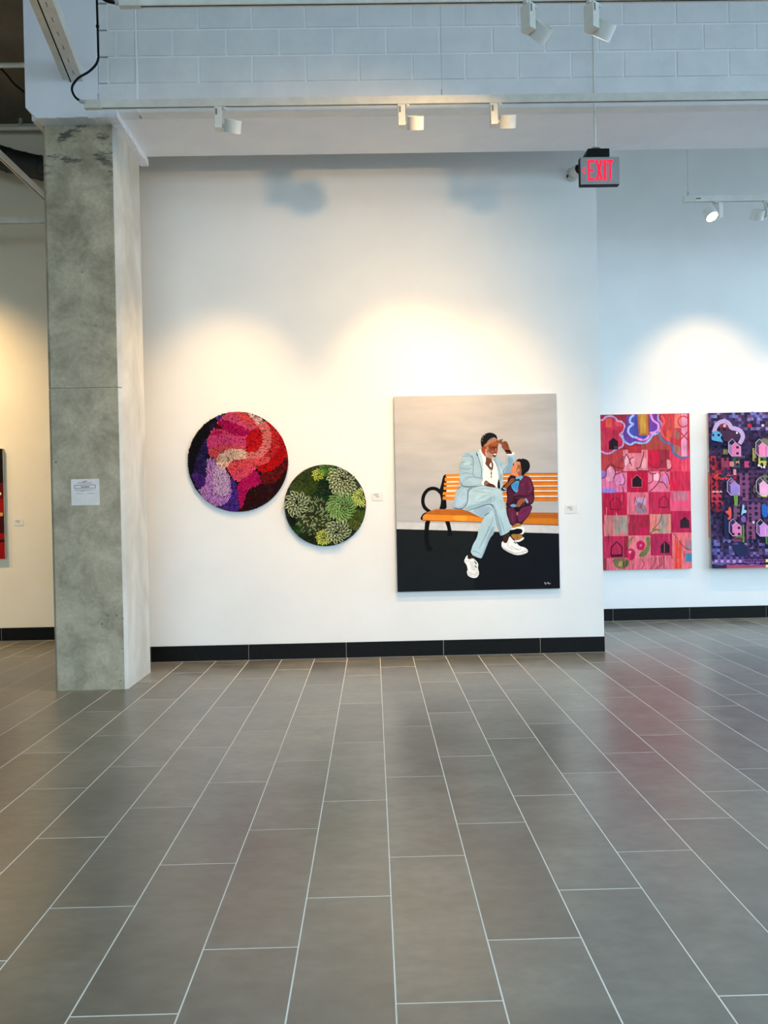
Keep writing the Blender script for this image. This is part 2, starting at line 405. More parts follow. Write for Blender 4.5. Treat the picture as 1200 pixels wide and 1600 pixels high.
build_upper_wall()

# ------------------------------------------------------------------ concrete pillar
def build_pillar():
    x0, x1, y0, y1, H, c = -2.572, -1.988, 6.15, 6.80, 4.52, .026
    p = empty('concrete_pillar', (-2.28, 6.475, 0)); ox, oy = 2.28, -6.475
    tag(p, 'raw grey concrete pillar with chamfered edges and a taped notice', 'pillar')
    def shaft(z0, z1, inset):
        a, b, d, e = x0 + inset + ox, x1 - inset + ox, y0 + inset + oy, y1 - inset + oy
        o = [(a + c, d), (b - c, d), (b, d + c), (b, e - c), (b - c, e), (a + c, e), (a, e - c), (a, d + c)]
        return MB().add([(x, y, z0) for x, y in o] + [(x, y, z1) for x, y in o], [tuple(range(7, -1, -1)), tuple(range(8, 16))] + [(i, (i + 1) % 8, (i + 1) % 8 + 8, i + 8) for i in range(8)])
    for nm, z0, z1, ins in (('lower_shaft', 0, 2.408, 0), ('upper_shaft', 2.414, H, .001)):
        o = shaft(z0, z1, ins).build(nm, M['concrete'], p, .003)
        o.data.materials.append(M['pale_side'])
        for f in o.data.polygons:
            if f.normal.x > .6: f.material_index = 1  # right-facing faces and their chamfers get the paler concrete
    shaft(2.40, 2.42, .008).build('pour_joint', M['concrete'], p)
    MB().box((x1 - .02 + ox, y0 + c + .002 + oy, 2.40), (x1 - .0004 + ox, y1 - c + oy, 2.421)).build('joint_patch', M['pale_side'], p)
    return p
build_pillar()

# ------------------------------------------------------------------ lighting tracks and spotlights
ZT = 4.415    # underside of the tracks
def make_track(name, x0, x1, y, label, wires=(), along='x', z=ZT, feed=None, group=None, slots=()):
    t = empty(name, (x0, y, z)); L = x1 - x0
    tag(t, label, 'light track', group)
    w, h = .034, .058
    m = MB()
    # U-section: two cheeks and a back, open slot beneath
    m.box((0, -w / 2, 0), (L, -w / 2 + .010, h)); m.box((0, w / 2 - .010, 0), (L, w / 2, h)); m.box((0, -w / 2 + .010, .02), (L, w / 2 - .010, h))
    m.build('rail', M['white_metal'], t)
    MB().box((.12, -w / 2 + .010, .004), (L, w / 2 - .010, .02)).build('slot', M['black'], t)
    MB().box((-.004, -w / 2 - .002, -.003), (.12, w / 2 + .002, h + .001)).build('feed_end', M['white_plastic'], t, .003)
    for sx in slots:
        MB().box((sx, -w / 2 - .0012, .022), (sx + .05, -w / 2 + .001, .036)).build('clip', M['grey_print'], t)
    for wx in wires:
        sw = MB().tube([(wx - x0, 0, h), (wx - x0, 0, CEIL - z - .001)], .0015, 6).build('suspension_wire', M['steel'], t)
        MB().tube([(wx - x0, 0, h), (wx - x0, 0, h + .05)], .006, 8).build('wire_grip', M['steel'], sw)
    if along == 'y': t.rotation_euler = (0, 0, R(90))
    return t

def spotlight(loc, yaw, tilt, label, power=0, side=1, group=None, spread=64, lit=True, color=WARM, roll=0, blend=1.0):
    """track head: adapter, driver box, knuckle and a short drum; yaw turns the drum's aim (0 = +Y), tilt from straight down"""
    s = empty('track_spotlight', loc, yaw); tag(s, label, 'spotlight', group)
    bw, bd, bh = .052, .075, .152
    m = MB(); m.box((-.03, -.014, -.018), (.055, .014, 0)); m.build('track_adapter', M['white_plastic'], s, .003)
    MB().lathe([(0, -.022), (.014, -.022), (.016, -.004), (0, -.004)], 16, Matrix.Translation((side * .045, -.012, -.004))).build('lock_knob', M['white_plastic'], s, smooth=True)
    dbox = MB().box((-bw / 2, -bd / 2, -.018 - bh), (bw / 2, bd / 2, -.018)).build('driver_box', M['white_metal'], s, .004)
    MB().box((-bw / 2 + .006, -bd / 2 - .0006, -.075), (-bw / 2 + .02, -bd / 2 + .001, -.03)).build('rating_label', M['grey_print'], dbox)
    zk = -.018 - bh * .78
    cx = side * (bw / 2 + .014 + .063)
    MB().tube([(side * bw / 2, 0, zk), (side * (bw / 2 + .018), 0, zk)], .014, 14).build('knuckle', M['white_plastic'], s)
    K = Matrix.Translation((cx, 0, zk)) @ Matrix.Rotation(roll, 4, 'Y') @ Matrix.Rotation(tilt, 4, 'X')
    r, h = .063, .09
    can = MB().lathe([(0, h / 2 - .022), (r - .006, h / 2 - .022), (r - .006, h / 2), (r, h / 2 - .001), (r, -h / 2), (r - .005, -h / 2), (r - .007, -h / 2 + .008), (0, -h / 2 + .008)], 36, K)
    drum = can.build('drum', M['white_metal'], s, smooth=True)
    lens = MB().lathe([(0, -h / 2 + .006), (r - .008, -h / 2 + .006)], 30, K).build('lens', M['lens_on'] if lit else M['white_plastic'], drum, fix=False)
    if power:
        l = bpy.data.lights.new('spot_beam', 'SPOT'); l.energy = power; l.color = color; l.spot_size = R(spread); l.spot_blend = blend; l.shadow_soft_size = .045
        o = bpy.data.objects.new('spot_beam', l); COL.objects.link(o); o.parent = s
        o.matrix_parent_inverse = Matrix(); o.matrix_basis = K @ Matrix.Translation((0, 0, -h / 2 - .012))
    return s

def build_tracks():
    make_track('lighting_track', -2.075, 6.4, 5.75, 'long white light track running across just in front of the block wall', wires=(-1.977, .576, 3.2, 5.6))
    make_track('lighting_track', -1.44, 6.4, 4.6, 'white light track at the very top edge of the view', wires=(-1.3, 5.5), slots=(1.86, 1.93))
    make_track('lighting_track', 3.18, 7.6, 7.7, 'short white light track hung in front of the right-hand bay wall', wires=(3.226, 6.0), slots=(.05, .12))
    make_track('lighting_track', -6.6, -2.75, 8.0, 'white light track high on the warm wall left of the pillar', wires=(-4.6,))
    d = make_track('lighting_track', -3.08, .1, 5.0, 'slanting white light track seen left of the pillar head', along='y', wires=())
    # picture lights on the long track
    G = 'white drum track spotlights'
    spotlight((-1.092, 5.75, ZT), R(7), R(28), 'grey-white track spotlight, leftmost of three on the long track', SPOT_MAIN * 1.15, group=G, roll=R(8))
    spotlight((.27, 5.75, ZT), 0, R(30), 'warm-lit track spotlight on the long track beside the hanging wire', SPOT_MAIN * 1.3, group=G)
    spotlight((.959, 5.75, ZT), 0, R(27), 'warm-lit track spotlight on the long track nearest the exit sign', SPOT_MAIN * .75, group=G)
    # two larger-looking heads on the near track, turned toward the left of the wall
    spotlight((.985, 4.6, ZT), R(36), R(53), 'track spotlight at the top edge with its open drum back showing', 165, group=G, spread=125)
    spotlight((1.365, 4.6, ZT), R(32), R(40), 'track spotlight at the top edge directly above the exit sign', 130, group=G, spread=90)
    # right-hand bay
    spotlight((3.53, 7.7, ZT), R(200), R(34), 'track spotlight in the right bay with its bright lens facing out', 18, group=G, spread=80, side=1)
    spotlight((4.03, 7.7, ZT), R(0), R(33), 'track spotlight cut by the right edge, drum left of its box', SPOT_MAIN * .9, group=G, spread=72, side=-1)
    spotlight((5.2, 7.7, ZT), R(0), R(30), 'track spotlight beyond the right edge of the view', SPOT_MAIN * .8, group=G)
    # left-hand bay, outside the frame
    spotlight((-4.9, 8.0 - .9, ZT), R(0), R(33), 'track spotlight out of view left of the pillar', 330, group=G, spread=100, color=(1.0, .68, .33))
    spotlight((-6.2, 7.1, ZT), R(0), R(33), 'second track spotlight out of view left of the pillar', 330, group=G, spread=100, color=(1.0, .68, .33))
    make_track('lighting_track', -6.6, -4.4, 7.1, 'white light track out of view left of the pillar', wires=(-6, -4.6))
build_tracks()

# inclined strut fixed to the pillar head
def build_strut():
    d = Vector((.165, -.986, 0)).normalized(); n = Vector((d.y, -d.x, 0)) * -1   # n points right (+x)
    if n.x < 0: n = -n
    s = empty('steel_strut', (-2.3, 6.03, 4.768)); tag(s, 'white slotted metal strut running overhead to the pillar head', 'strut')
    def bar(nm, u0, u1, z0, z1, mat, L0=0.0, L1=3.4):
        m = MB(); vs = []
        for l in (L0, L1):
            for u, z in ((u0, z0), (u1, z0), (u1, z1), (u0, z1)): vs.append(d * l + n * u + Vector((0, 0, z)))
        m.add(vs, [(0, 1, 2, 3), (7, 6, 5, 4)] + [(i, i + 4, (i + 1) % 4 + 4, (i + 1) % 4) for i in range(4)])
        return m.build(nm, mat, s)
    bar('channel', 0, .1, 0, .14, M['white_metal'])
    bar('flange', -.045, 0, .02, .03, M['white_metal'])
    bar('slot', .012, .022, -.001, .004, M['black'])
    bar('side_rib', .1, .112, 0, .012, M['white_metal'])
    for k in range(9): bar('slot_mark', .06, .066, -.0015, .003, M['grey_print'], .12 + k * .16, .17 + k * .16)
    MB().tube([d * 1.5 + n * .05 + Vector((0, 0, .14)), d * 1.5 + n * .05 + Vector((0, 0, CEIL - 4.77))], .006, 8).build('hanger_rod', M['white_metal'], s)
    MB().tube([d * 3.2 + n * .05 + Vector((0, 0, .14)), d * 3.2 + n * .05 + Vector((0, 0, CEIL - 4.77))], .006, 8).build('hanger_rod', M['white_metal'], s)
build_strut()

def smooth_path(pts, n=6):
    P = [Vector(p) for p in pts]; P = [P[0]] + P + [P[-1]]; out = []
    for i in range(1, len(P) - 2):
        for k in range(n):
            t = k / n; a, b, c, d = P[i - 1:i + 3]
            out.append(.5 * ((2 * b) + (-a + c) * t + (2 * a - 5 * b + 4 * c - d) * t * t + (-a + 3 * b - 3 * c + d) * t ** 3))
    return out + [P[-2]]

def build_cables():
    c = empty('power_cable', (-1.97, 5.75, 4.45)); tag(c, 'black power cable looping into the end of the long track', 'cable')
    o = Vector((-1.97, 5.75, 4.45))
    pts = [(-1.955, 5.70, CEIL), (-1.955, 5.70, 5.25), (-1.953, 5.70, 4.85), (-1.96, 5.70, 4.735), (-2.02, 5.70, 4.664), (-2.105, 5.704, 4.616), (-2.154, 5.708, 4.55), (-2.138, 5.712, 4.488), (-2.098, 5.715, 4.454)]
    MB().tube([p - o for p in smooth_path(pts)], .0085, 10).build('cable_jacket', M['rubber'], c, smooth=True)
    MB().tube([Vector((-2.102, 5.715, 4.455)) - o, Vector((-2.068, 5.717, 4.445)) - o], .013, 12).build('strain_relief', M['steel'], c)
    MB().tube([Vector((-1.954, 5.70, 4.983)) - o, Vector((-1.954, 5.70, 4.997)) - o], .0125, 10).build('cable_tie', M['rubber'], c)
    c = empty('power_cable', (-1.5, 4.6, 4.45)); tag(c, 'short black cable entering the end of the topmost track', 'cable')
    o = Vector((-1.5, 4.6, 4.45))
    pts = [(-1.6, 4.6, CEIL), (-1.6, 4.6, 4.75), (-1.57, 4.6, 4.52), (-1.53, 4.6, 4.46), (-1.46, 4.6, 4.44)]
    MB().tube([p - o for p in smooth_path(pts)], .011, 10).build('cable_jacket', M['rubber'], c, smooth=True)
    MB().tube([Vector((-1.468, 4.6, 4.441)) - o, Vector((-1.444, 4.6, 4.441)) - o], .014, 12).build('strain_relief', M['steel'], c)
    c = empty('black_cable', (-3.4, 7.3, 5.6)); tag(c, 'thin black cable sagging under the dark ceiling left of the pillar', 'cable')
    o = Vector((-3.4, 7.3, 5.6))
    pts = [(-4.6, 7.3, 5.75), (-3.95, 7.3, 5.70), (-3.66, 7.3, 5.72), (-3.5, 7.3, 5.68), (-3.38, 7.3, 5.57), (-3.27, 7.3, 5.44), (-3.1, 7.3, 5.36), (-2.8, 7.3, 5.5), (-2.6, 7.3, 5.75)]
    MB().tube([p - o for p in smooth_path(pts)], .009, 8).build('cable_jacket', M['rubber'], c, smooth=True)
    # ceiling pipes and duct in the left bay
    for y, z, r, lab in ((7.235, 5.6, .022, 'white ceiling conduit nearer the view, left of the pillar head'), (8.52, 5.655, .026, 'white ceiling conduit farther back, just above the black duct')):
        p = empty('conduit_pipe', (-6.0, y, z)); tag(p, lab, 'pipe')
        MB().tube([(-2.9, 0, 0), (3.5, 0, 0)], r, 12).build('pipe', M['white_metal'], p, smooth=True)
        for x in (-2, 0, 2.2): MB().box((x, -.012, r * .5), (x + .03, .012, CEIL - z)).build('pipe_clamp', M['steel'], p)
    p = empty('flexible_duct', (-3.6, 8.2, 5.1)); tag(p, 'black round air duct curving behind the pillar', 'duct')
    o = Vector((-3.6, 8.2, 5.1))
    path = smooth_path([(-5.6, 8.3, 5.42), (-4.6, 8.3, 5.38), (-4.1, 8.3, 5.29), (-3.75, 8.3, 5.18), (-3.4, 8.3, 5.1), (-3.0, 8.3, 5.05), (-2.6, 8.3, 5.05)], 8)
    MB().tube([q - o for q in path], .125, 20).build('duct_sleeve', M['duct'], p, smooth=True)
    for i in range(2, len(path) - 1, 4): MB().tube([path[i] - o, path[i] + (path[i + 1] - path[i]).normalized() * .02 - o], .129, 20).build('duct_band', M['duct'], p)
build_cables()

# ------------------------------------------------------------------ exit sign and wall camera
def build_exit():
    s = empty('exit_sign', (1.81, 5.98, 3.882)); tag(s, 'red-lettered exit sign with left chevron hanging from a rod', 'exit sign')
    w, h, t = .306, .214, .055
    MB().box((-w / 2, -t / 2 + .006, 0), (w / 2, t / 2, h)).build('housing', M['black'], s, .004)
    MB().box((-w / 2 + .003, -t / 2, .004), (w / 2, -t / 2 + .007, h)).build('face_plate', M['alu'], s, .002)
    y0, y1 = -t / 2 - .0025, -t / 2 + .002
    L = {'E': [[(0, 0), (.3, 0), (.3, 1), (0, 1)], [(.3, 0), (1, 0), (1, .11), (.3, .11)], [(.3, .43), (.86, .43), (.86, .55), (.3, .55)], [(.3, .89), (1, .89), (1, 1), (.3, 1)]],
         'X': [[(0, 0), (.32, 0), (1, 1), (.68, 1)], [(.68, 0), (1, 0), (.32, 1), (0, 1)]],
         'I': [[(0, 0), (1, 0), (1, 1), (0, 1)]],
         'T': [[(.36, 0), (.66, 0), (.66, .9), (.36, .9)], [(0, .89), (1, .89), (1, 1), (0, 1)]]}
    z0, H = .034, .156
    for ch, x, wd in (('E', -.094, .052), ('X', -.034, .056), ('I', .029, .02), ('T', .054, .052)):
        m = MB()
        for i, q in enumerate(L[ch]): m.prism([(x + u * wd, z0 + v * H) for u, v in q], y0 - .0002 * i, y1)
        m.build('letter', M['exit_red'], s)
    m = MB(); cx, cz = -.138, .112
    m.prism([(cx, cz), (cx + .018, cz + .028), (cx + .024, cz + .022), (cx + .009, cz)], y0, y1); m.prism([(cx, cz), (cx + .009, cz), (cx + .024, cz - .022), (cx + .018, cz - .028)], y0, y1)
    m.build('chevron', M['exit_red'], s)
    # canopy above the housing, round ceiling rose and stem
    m = MB(); a, b, e, f = -.1, .08, -.02, .13
    m.add([(a, e, h), (b, e, h), (b, f, h), (a, f, h), (a + .012, e, h + .07), (b, e, h + .07), (b, f, h + .07), (a + .012, f, h + .07)], [(0, 3, 2, 1), (4, 5, 6, 7), (0, 1, 5, 4), (1, 2, 6, 5), (2, 3, 7, 6), (3, 0, 4, 7)])
    m.build('canopy', M['black'], s, .003)
    MB().lathe([(0, h + .07), (.042, h + .07), (.038, h + .078), (.012, h + .088), (0, h + .088)], 24, Matrix.Translation((-.025, 0, 0))).build('rose', M['white_plastic'], s, smooth=True)
    MB().tube([(-.025, 0, h + .08), (-.025, 0, CEIL - 3.882)], .009, 12).build('stem', M['white_metal'], s)
    c = empty('security_camera', (1.935, YM, 4.505)); tag(c, 'white round security camera on the wall behind the exit sign', 'camera')
    rx = Matrix.Rotation(R(90), 4, 'X')
    MB().lathe([(0, 0), (.062, 0), (.064, .02), (.055, .035), (0, .035)], 28, rx).build('mount_base', M['white_plastic'], c, smooth=True)
    K = Matrix.Translation((.01, -.035, .005)) @ Matrix.Rotation(R(18), 4, 'Z') @ rx
    MB().lathe([(0, 0), (.05, 0), (.054, .02), (.054, .075), (.046, .09), (.044, .084), (0, .084)], 28, K).build('camera_body', M['white_metal'], c, smooth=True)
    MB().lathe([(.043, .086), (.036, .1), (.02, .108), (0, .11)], 24, K).build('lens_dome', M['black'], c, smooth=True)
    MB().box((-.058, -.05, -.035), (-.046, -.03, -.015)).build('mount_screw', M['black'], c)
build_exit()

# ------------------------------------------------------------------ wall cards and the notice
def wall_card(x0, x1, z0, z1, y, label):
    c = empty('wall_label', ((x0 + x1) / 2, y, z0)); tag(c, label, 'wall label', 'caption cards beside the artworks')
    w, h = x1 - x0, z1 - z0
    MB().box((-w / 2, -.004, 0), (w / 2, 0, h)).build('card', M['card'], c, .0008)
    rows = ((.72, -.32, .12), (.60, -.36, .02), (.48, -.2, .16), (.36, -.1, .08))
    for r, a, b in rows:
        MB().box((w * a, -.0044, h * r), (w * b, -.0039, h * r + .0045)).build('text_line', M['grey_ink'], c)
wall_card(-.011, .096, 1.476, 1.557, YM, 'small white caption card between the green disc and the bench painting')
wall_card(1.814, 1.928, 1.318, 1.399, YM, 'small white caption card right of the bench painting')
wall_card(-4.017, -3.912, 1.288, 1.362, YL, 'small caption card on the warm wall left of the pillar')

def build_notice():
    n = empty('paper_notice', (-2.29, 6.15, 1.478)); tag(n, 'white paper notice taped to the concrete pillar', 'notice')
    MB().box((-.112, -.0016, 0), (.112, -.0004, .209)).build('sheet', M['paper_sheet'], n)
    w, h = .224, .209
    def bar(nm, u0, u1, v0, v1, mat):      # fractions measured from the left and from the top
        MB().box((-w / 2 + u0 * w, -.0021, h - v1 * h), (-w / 2 + u1 * w, -.0015, h - v0 * h)).build(nm, mat, n)
    # emblem: two dark red swooshes
    m = MB()
    P = lambda u, v: (-w / 2 + u * w, h - v * h)
    m.prism([P(.38, .115), P(.47, .085), P(.53, .09), P(.47, .115)], -.0021, -.0015); m.prism([P(.46, .09), P(.52, .07), P(.61, .072), P(.54, .09)], -.0021, -.0015)
    m.build('emblem', M['red_ink'], n)
    bar('text_line', .23, .75, .145, .16, M['red_ink'])
    for u0, u1, v0, v1 in ((.115, .87, .225, .24), (.115, .87, .345, .36), (.115, .13, .225, .36), (.855, .87, .225, .36)): bar('box_rule', u0, u1, v0, v1, M['ink'])
    for k, (u0, u1) in enumerate(((.36, .43), (.44, .47), (.48, .56), (.57, .64))): bar('text_line', u0, u1, .285, .315, M['red_ink'])
    for v, u0, u1 in ((.41, .13, .86), (.435, .15, .74), (.46, .28, .48)): bar('text_line', u0, u1, v, v + .01, M['grey_ink'])
    bar('text_line', .2, .43, .545, .56, M['grey_ink']); bar('text_line', .58, .81, .545, .56, M['grey_ink'])
build_notice()

# ------------------------------------------------------------------ tools for painted surfaces
def chaikin(p, q=.22):
    o = []
    for i in range(len(p)):
        a, b = p[i], p[(i + 1) % len(p)]
        o += [(a[0] + (b[0] - a[0]) * q, a[1] + (b[1] - a[1]) * q), (a[0] + (b[0] - a[0]) * (1 - q), a[1] + (b[1] - a[1]) * (1 - q))]
    return o

class Canvas:
    """polygons and brush strokes laid on a flat front, in canvas metres (x from centre, z from the bottom)"""
    def __init__(s, quad, w, h, front):
        s.w, s.h, s.front, s.layer = w, h, front, 0
        dst = [(-w / 2, h), (w / 2, h), (w / 2, 0), (-w / 2, 0)]
        A, B = [], []
        for (x, y), (u, v) in zip(quad, dst):
            A += [[x, y, 1, 0, 0, 0, -u * x, -u * y], [0, 0, 0, x, y, 1, -v * x, -v * y]]; B += [u, v]
        s.H = np.append(np.linalg.solve(np.array(A, float), np.array(B, float)), 1).reshape(3, 3)
        s.org, s.sc = (0, 0), 1
        s.mb = MB()
    def crop(s, ox, oy, sc): s.org, s.sc = (ox, oy), sc
    def pt(s, p):
        v = s.H @ np.array([s.org[0] + p[0] / s.sc, s.org[1] + p[1] / s.sc, 1.0]); x, z = v[0] / v[2], v[1] / v[2]
        return (min(max(x, -s.w / 2), s.w / 2), min(max(z, 0), s.h))
    def poly(s, col, pts, soft=True, raw=False):
        p = pts if raw else [s.pt(q) for q in pts]
        if soft: p = chaikin(p)
        s.layer += 1; y = s.front - .00022 - .000028 * s.layer
        vs = [Vector((x, z, 0)) for x, z in p]
        s.mb.add([(x, y, z) for x, z in p], [tuple(t) for t in tessellate_polygon([vs])], lin(col))
    def rect(s, col, x0, y0, x1, y1): s.poly(col, [(x0, y0), (x1, y0), (x1, y1), (x0, y1)], False)
    def stroke(s, col, pts, wd, closed=False, smooth=True, taper=False):
        P = [Vector((*s.pt(q), 0)) for q in pts]
        if smooth and len(P) > 2: P = smooth_path(P + ([P[0]] if closed else []), 5)
        k = np.linalg.norm(np.subtract(s.pt((pts[0][0] + 10, pts[0][1])), s.pt(pts[0]))) / 10; r = wd * k / 2
        s.layer += 1; y = s.front - .00022 - .000028 * s.layer
        a = []
        for i, p in enumerate(P):
            t = (P[min(i + 1, len(P) - 1)] - P[max(i - 1, 0)])
            if t.length < 1e-9: t = Vector((1, 0, 0))
            t.normalize(); n = Vector((-t.y, t.x, 0)); q = r * (math.sin(math.pi * (i + .6) / (len(P) + .2)) ** .6 if taper else 1)
            a += [p + n * q, p - n * q]
        cl = lambda p: (min(max(p.x, -s.w / 2), s.w / 2), y, min(max(p.y, 0), s.h))
        s.mb.add([cl(p) for p in a], [(2 * i, 2 * i + 1, 2 * i + 3, 2 * i + 2) for i in range(len(P) - 1)], lin(col))
    def disc(s, col, c, r, n=20, sq=1.0): s.poly(col, [(c[0] + r * math.cos(2 * math.pi * k / n), c[1] + sq * r * math.sin(2 * math.pi * k / n)) for k in range(n)], False)
    def flush(s, name, mat, parent, label=None):
        o = s.mb.build(name, mat, parent, fix=False); s.mb = MB()
        if label: o['label'] = label
        return o

# ------------------------------------------------------------------ painting: man and boy on a bench
def build_bench_painting():
    w, h, d = 1.53, 1.835, .038
    p = empty('canvas_painting', (.977, YM, .614)); tag(p, 'large painting of a man in a pale blue suit and a boy on a bench', 'painting')
    m, nt, b = new_mat('grey_backdrop', .65, spec=.15); noise_color(nt, b, (172, 171, 172), (188, 187, 188), 2.2, 5, .5, .3, .7, stretch=(1, 1, 4)); M['backdrop'] = m
    MB().box((-w / 2, -d, 0), (w / 2, -.004, h)).build('stretched_canvas', M['backdrop'], p, .002)
    k = Canvas([(615.5, 619), (870.5, 614.5), (874, 920), (621, 924)], w, h, -d)
    BLK, DK = (3, 3, 4), (11, 15, 22)
    ORG, ORG2, ORG3 = (222, 132, 36), (205, 112, 26), (184, 100, 34)
    # ground
    k.crop(600, 600, 4)
    k.poly((20, 25, 28), [(60, 904), (560, 921), (560, 1310), (60, 1310)], False); k.poly(DK, [(560, 921), (1110, 937), (1110, 1310), (560, 1310)], False)
    k.poly((208, 206, 206), [(80, 862), (1090, 890), (1090, 936), (78, 905)], False)
    k.flush('painted_ground', M['paint'], p)
    # bench
    k.crop(650, 720, 9.2308)
    k.stroke(BLK, [(352, 460), (305, 415), (240, 398), (170, 420), (115, 490), (97, 575), (112, 650), (150, 700), (215, 745)], 50)
    k.poly((236, 218, 200), [(440, 228), (632, 228), (545, 516), (440, 516)], False)
    k.poly(BLK, [(398, 210), (430, 192), (446, 200), (440, 260), (440, 420), (420, 520), (435, 575), (442, 702), (328, 702), (352, 640), (360, 560), (345, 490), (318, 440), (345, 400), (365, 330), (380, 260)])
    for q in ([(432, 195), (640, 189), (640, 228), (426, 232)], [(414, 246), (640, 244), (630, 292), (415, 295)], [(404, 316), (628, 314), (618, 350), (402, 356)],
              [(398, 373), (610, 370), (590, 415), (395, 421)], [(387, 451), (575, 449), (560, 495), (384, 497)], [(384, 514), (556, 514), (544, 570), (384, 562)]): k.poly(ORG, q, False)
    k.poly(BLK, [(130, 860), (208, 860), (186, 940), (180, 1060), (182, 1150), (198, 1235), (242, 1245), (225, 1298), (150, 1302), (145, 1250), (114, 1160), (118, 1000)])
    k.poly(BLK, [(412, 868), (482, 868), (500, 960), (516, 1040), (532, 1082), (440, 1087), (460, 1050), (445, 960)])
    k.poly(BLK, [(62, 820), (98, 760), (175, 728), (120, 775), (98, 800), (98, 858), (70, 852)])
    k.poly(ORG3, [(120, 775), (170, 735), (285, 696), (665, 702), (1010, 820), (1010, 850), (440, 784), (150, 772)], False)
    k.poly((226, 138, 40), [(95, 800), (118, 772), (440, 784), (720, 786), (1010, 832), (975, 886), (440, 868), (95, 856)], False)
    k.poly((236, 160, 50), [(500, 800), (730, 795), (740, 865), (560, 862)])
    k.stroke((120, 44, 14), [(95, 858), (440, 871), (975, 888)], 8, smooth=False)
    k.stroke((160, 84, 28), [(230, 728), (640, 738), (860, 790)], 5); k.stroke((168, 88, 30), [(190, 750), (620, 760)], 4)
    k.crop(770, 700, 10.664)
    k.rect((238, 220, 210), 165, 426, 1078, 888)
    for a, b_ in ((424, 470), (489, 540), (563, 628), (650, 710), (735, 798), (824, 890)):
        k.rect(ORG2, 165, a, 1080, b_); k.stroke((120, 52, 14), [(165, a + 3), (1080, a + 3)], 7, smooth=False)
        k.stroke((228, 140, 48), [(170, (a + b_) / 2 + 6), (1075, (a + b_) / 2 + 8)], 12, smooth=False)
    k.poly(ORG3, [(450, 1076), (1086, 1086), (1086, 1182), (450, 1178)], False); k.poly((206, 120, 30), [(450, 1176), (1086, 1180), (1088, 1292), (450, 1270)], False)
    k.stroke((110, 34, 14), [(470, 1272), (1088, 1292)], 9, smooth=False); k.stroke((150, 80, 26), [(560, 1128), (1084, 1136)], 5, smooth=False); k.stroke((150, 80, 26), [(560, 1150), (1084, 1160)], 4, smooth=False)
    k.flush('painted_bench', M['paint'], p, 'painted orange slatted bench with black iron ends')
    # the boy
    MAR, MAR2, MARD = (92, 32, 62), (108, 36, 78), (46, 16, 36)
    k.poly(MARD, [(215, 960), (300, 960), (500, 950), (645, 955), (654, 1010), (605, 1120), (505, 1240), (468, 1290), (380, 1262), (296, 1310), (232, 1140)])
    k.poly(MAR, [(238, 1010), (330, 985), (385, 1060), (385, 1250), (308, 1290), (262, 1160)]); k.poly(MAR2, [(440, 1030), (540, 975), (640, 968), (640, 1020), (590, 1120), (490, 1235), (420, 1240), (405, 1120)])
    k.poly((176, 112, 112), [(386, 1072), (414, 1066), (416, 1110), (398, 1140)]); k.stroke((52, 14, 40), [(470, 1100), (520, 1060), (600, 1010)], 8, taper=True); k.stroke((132, 52, 98), [(320, 1060), (318, 1150), (330, 1240)], 12, taper=True)
    k.poly(MARD, [(240, 560), (262, 488), (312, 448), (372, 458), (590, 468), (642, 520), (692, 690), (682, 740), (694, 830), (672, 922), (622, 955), (560, 985), (400, 1005), (262, 990), (208, 962), (240, 850), (218, 700), (250, 640)])
    k.poly(MAR, [(500, 478), (590, 476), (632, 525), (680, 690), (640, 770), (560, 800), (400, 800), (340, 815), (420, 720), (440, 600)])
    k.poly(MAR, [(560, 815), (650, 770), (684, 830), (664, 905), (612, 940), (590, 880), (530, 838), (380, 850), (350, 830)])
    k.poly((70, 24, 50), [(250, 700), (300, 690), (350, 760), (330, 900), (240, 940), (225, 900), (255, 830)])
    k.stroke((130, 60, 96), [(470, 640), (520, 600)], 10, taper=True); k.stroke((132, 56, 92), [(600, 560), (640, 680), (600, 740)], 14, taper=True); k.stroke((40, 12, 30), [(560, 560), (560, 700), (575, 780)], 8, taper=True)
    k.stroke((40, 12, 30), [(345, 800), (450, 790), (560, 815), (640, 800)], 8, taper=True); k.stroke((128, 50, 84), [(340, 790), (400, 755), (430, 700)], 12, taper=True)
    k.poly((70, 150, 206), [(300, 620), (350, 580), (396, 545), (446, 556), (424, 640), (412, 742), (372, 748), (318, 680)])
    for a in ([(330, 610), (350, 680)], [(370, 590), (372, 700)], [(400, 580), (396, 700)]): k.stroke((36, 96, 168), a, 9, smooth=False)
    k.poly((112, 168, 208), [(372, 482), (480, 462), (512, 482), (452, 556), (430, 520), (392, 545)]); k.poly(BLK, [(392, 520), (412, 528), (444, 508), (444, 556), (414, 546), (394, 552)])
    k.poly((24, 18, 30), [(132, 660), (172, 630), (262, 560), (286, 600), (220, 690), (222, 716), (188, 726), (144, 710)])
    k.poly((150, 176, 208), [(163, 656), (230, 686), (218, 712), (172, 690)]); k.poly((128, 76, 52), [(178, 656), (268, 566), (300, 512), (350, 508), (374, 540), (312, 592), (244, 656), (228, 690)])
    k.stroke((88, 46, 32), [(300, 545), (340, 530), (352, 560)], 8)
    k.poly((20, 12, 22), [(330, 985), (465, 980), (445, 1060), (384, 1066)]); k.poly((110, 156, 206), [(274, 966), (330, 934), (388, 950), (384, 988), (330, 992)])
    k.poly((150, 86, 58), [(384, 962), (420, 870), (480, 845), (544, 850), (546, 892), (482, 930), (442, 992), (390, 986)]); k.stroke((96, 50, 34), [(480, 900), (520, 940), (470, 975)], 14, taper=True)
    k.poly((128, 160, 206), [(528, 838), (562, 850), (592, 902), (582, 934), (552, 912)])
    k.poly((206, 134, 96), [(366, 228), (450, 222), (474, 320), (482, 400), (470, 462), (420, 492), (372, 470), (300, 452), (298, 400), (312, 345), (338, 296)])
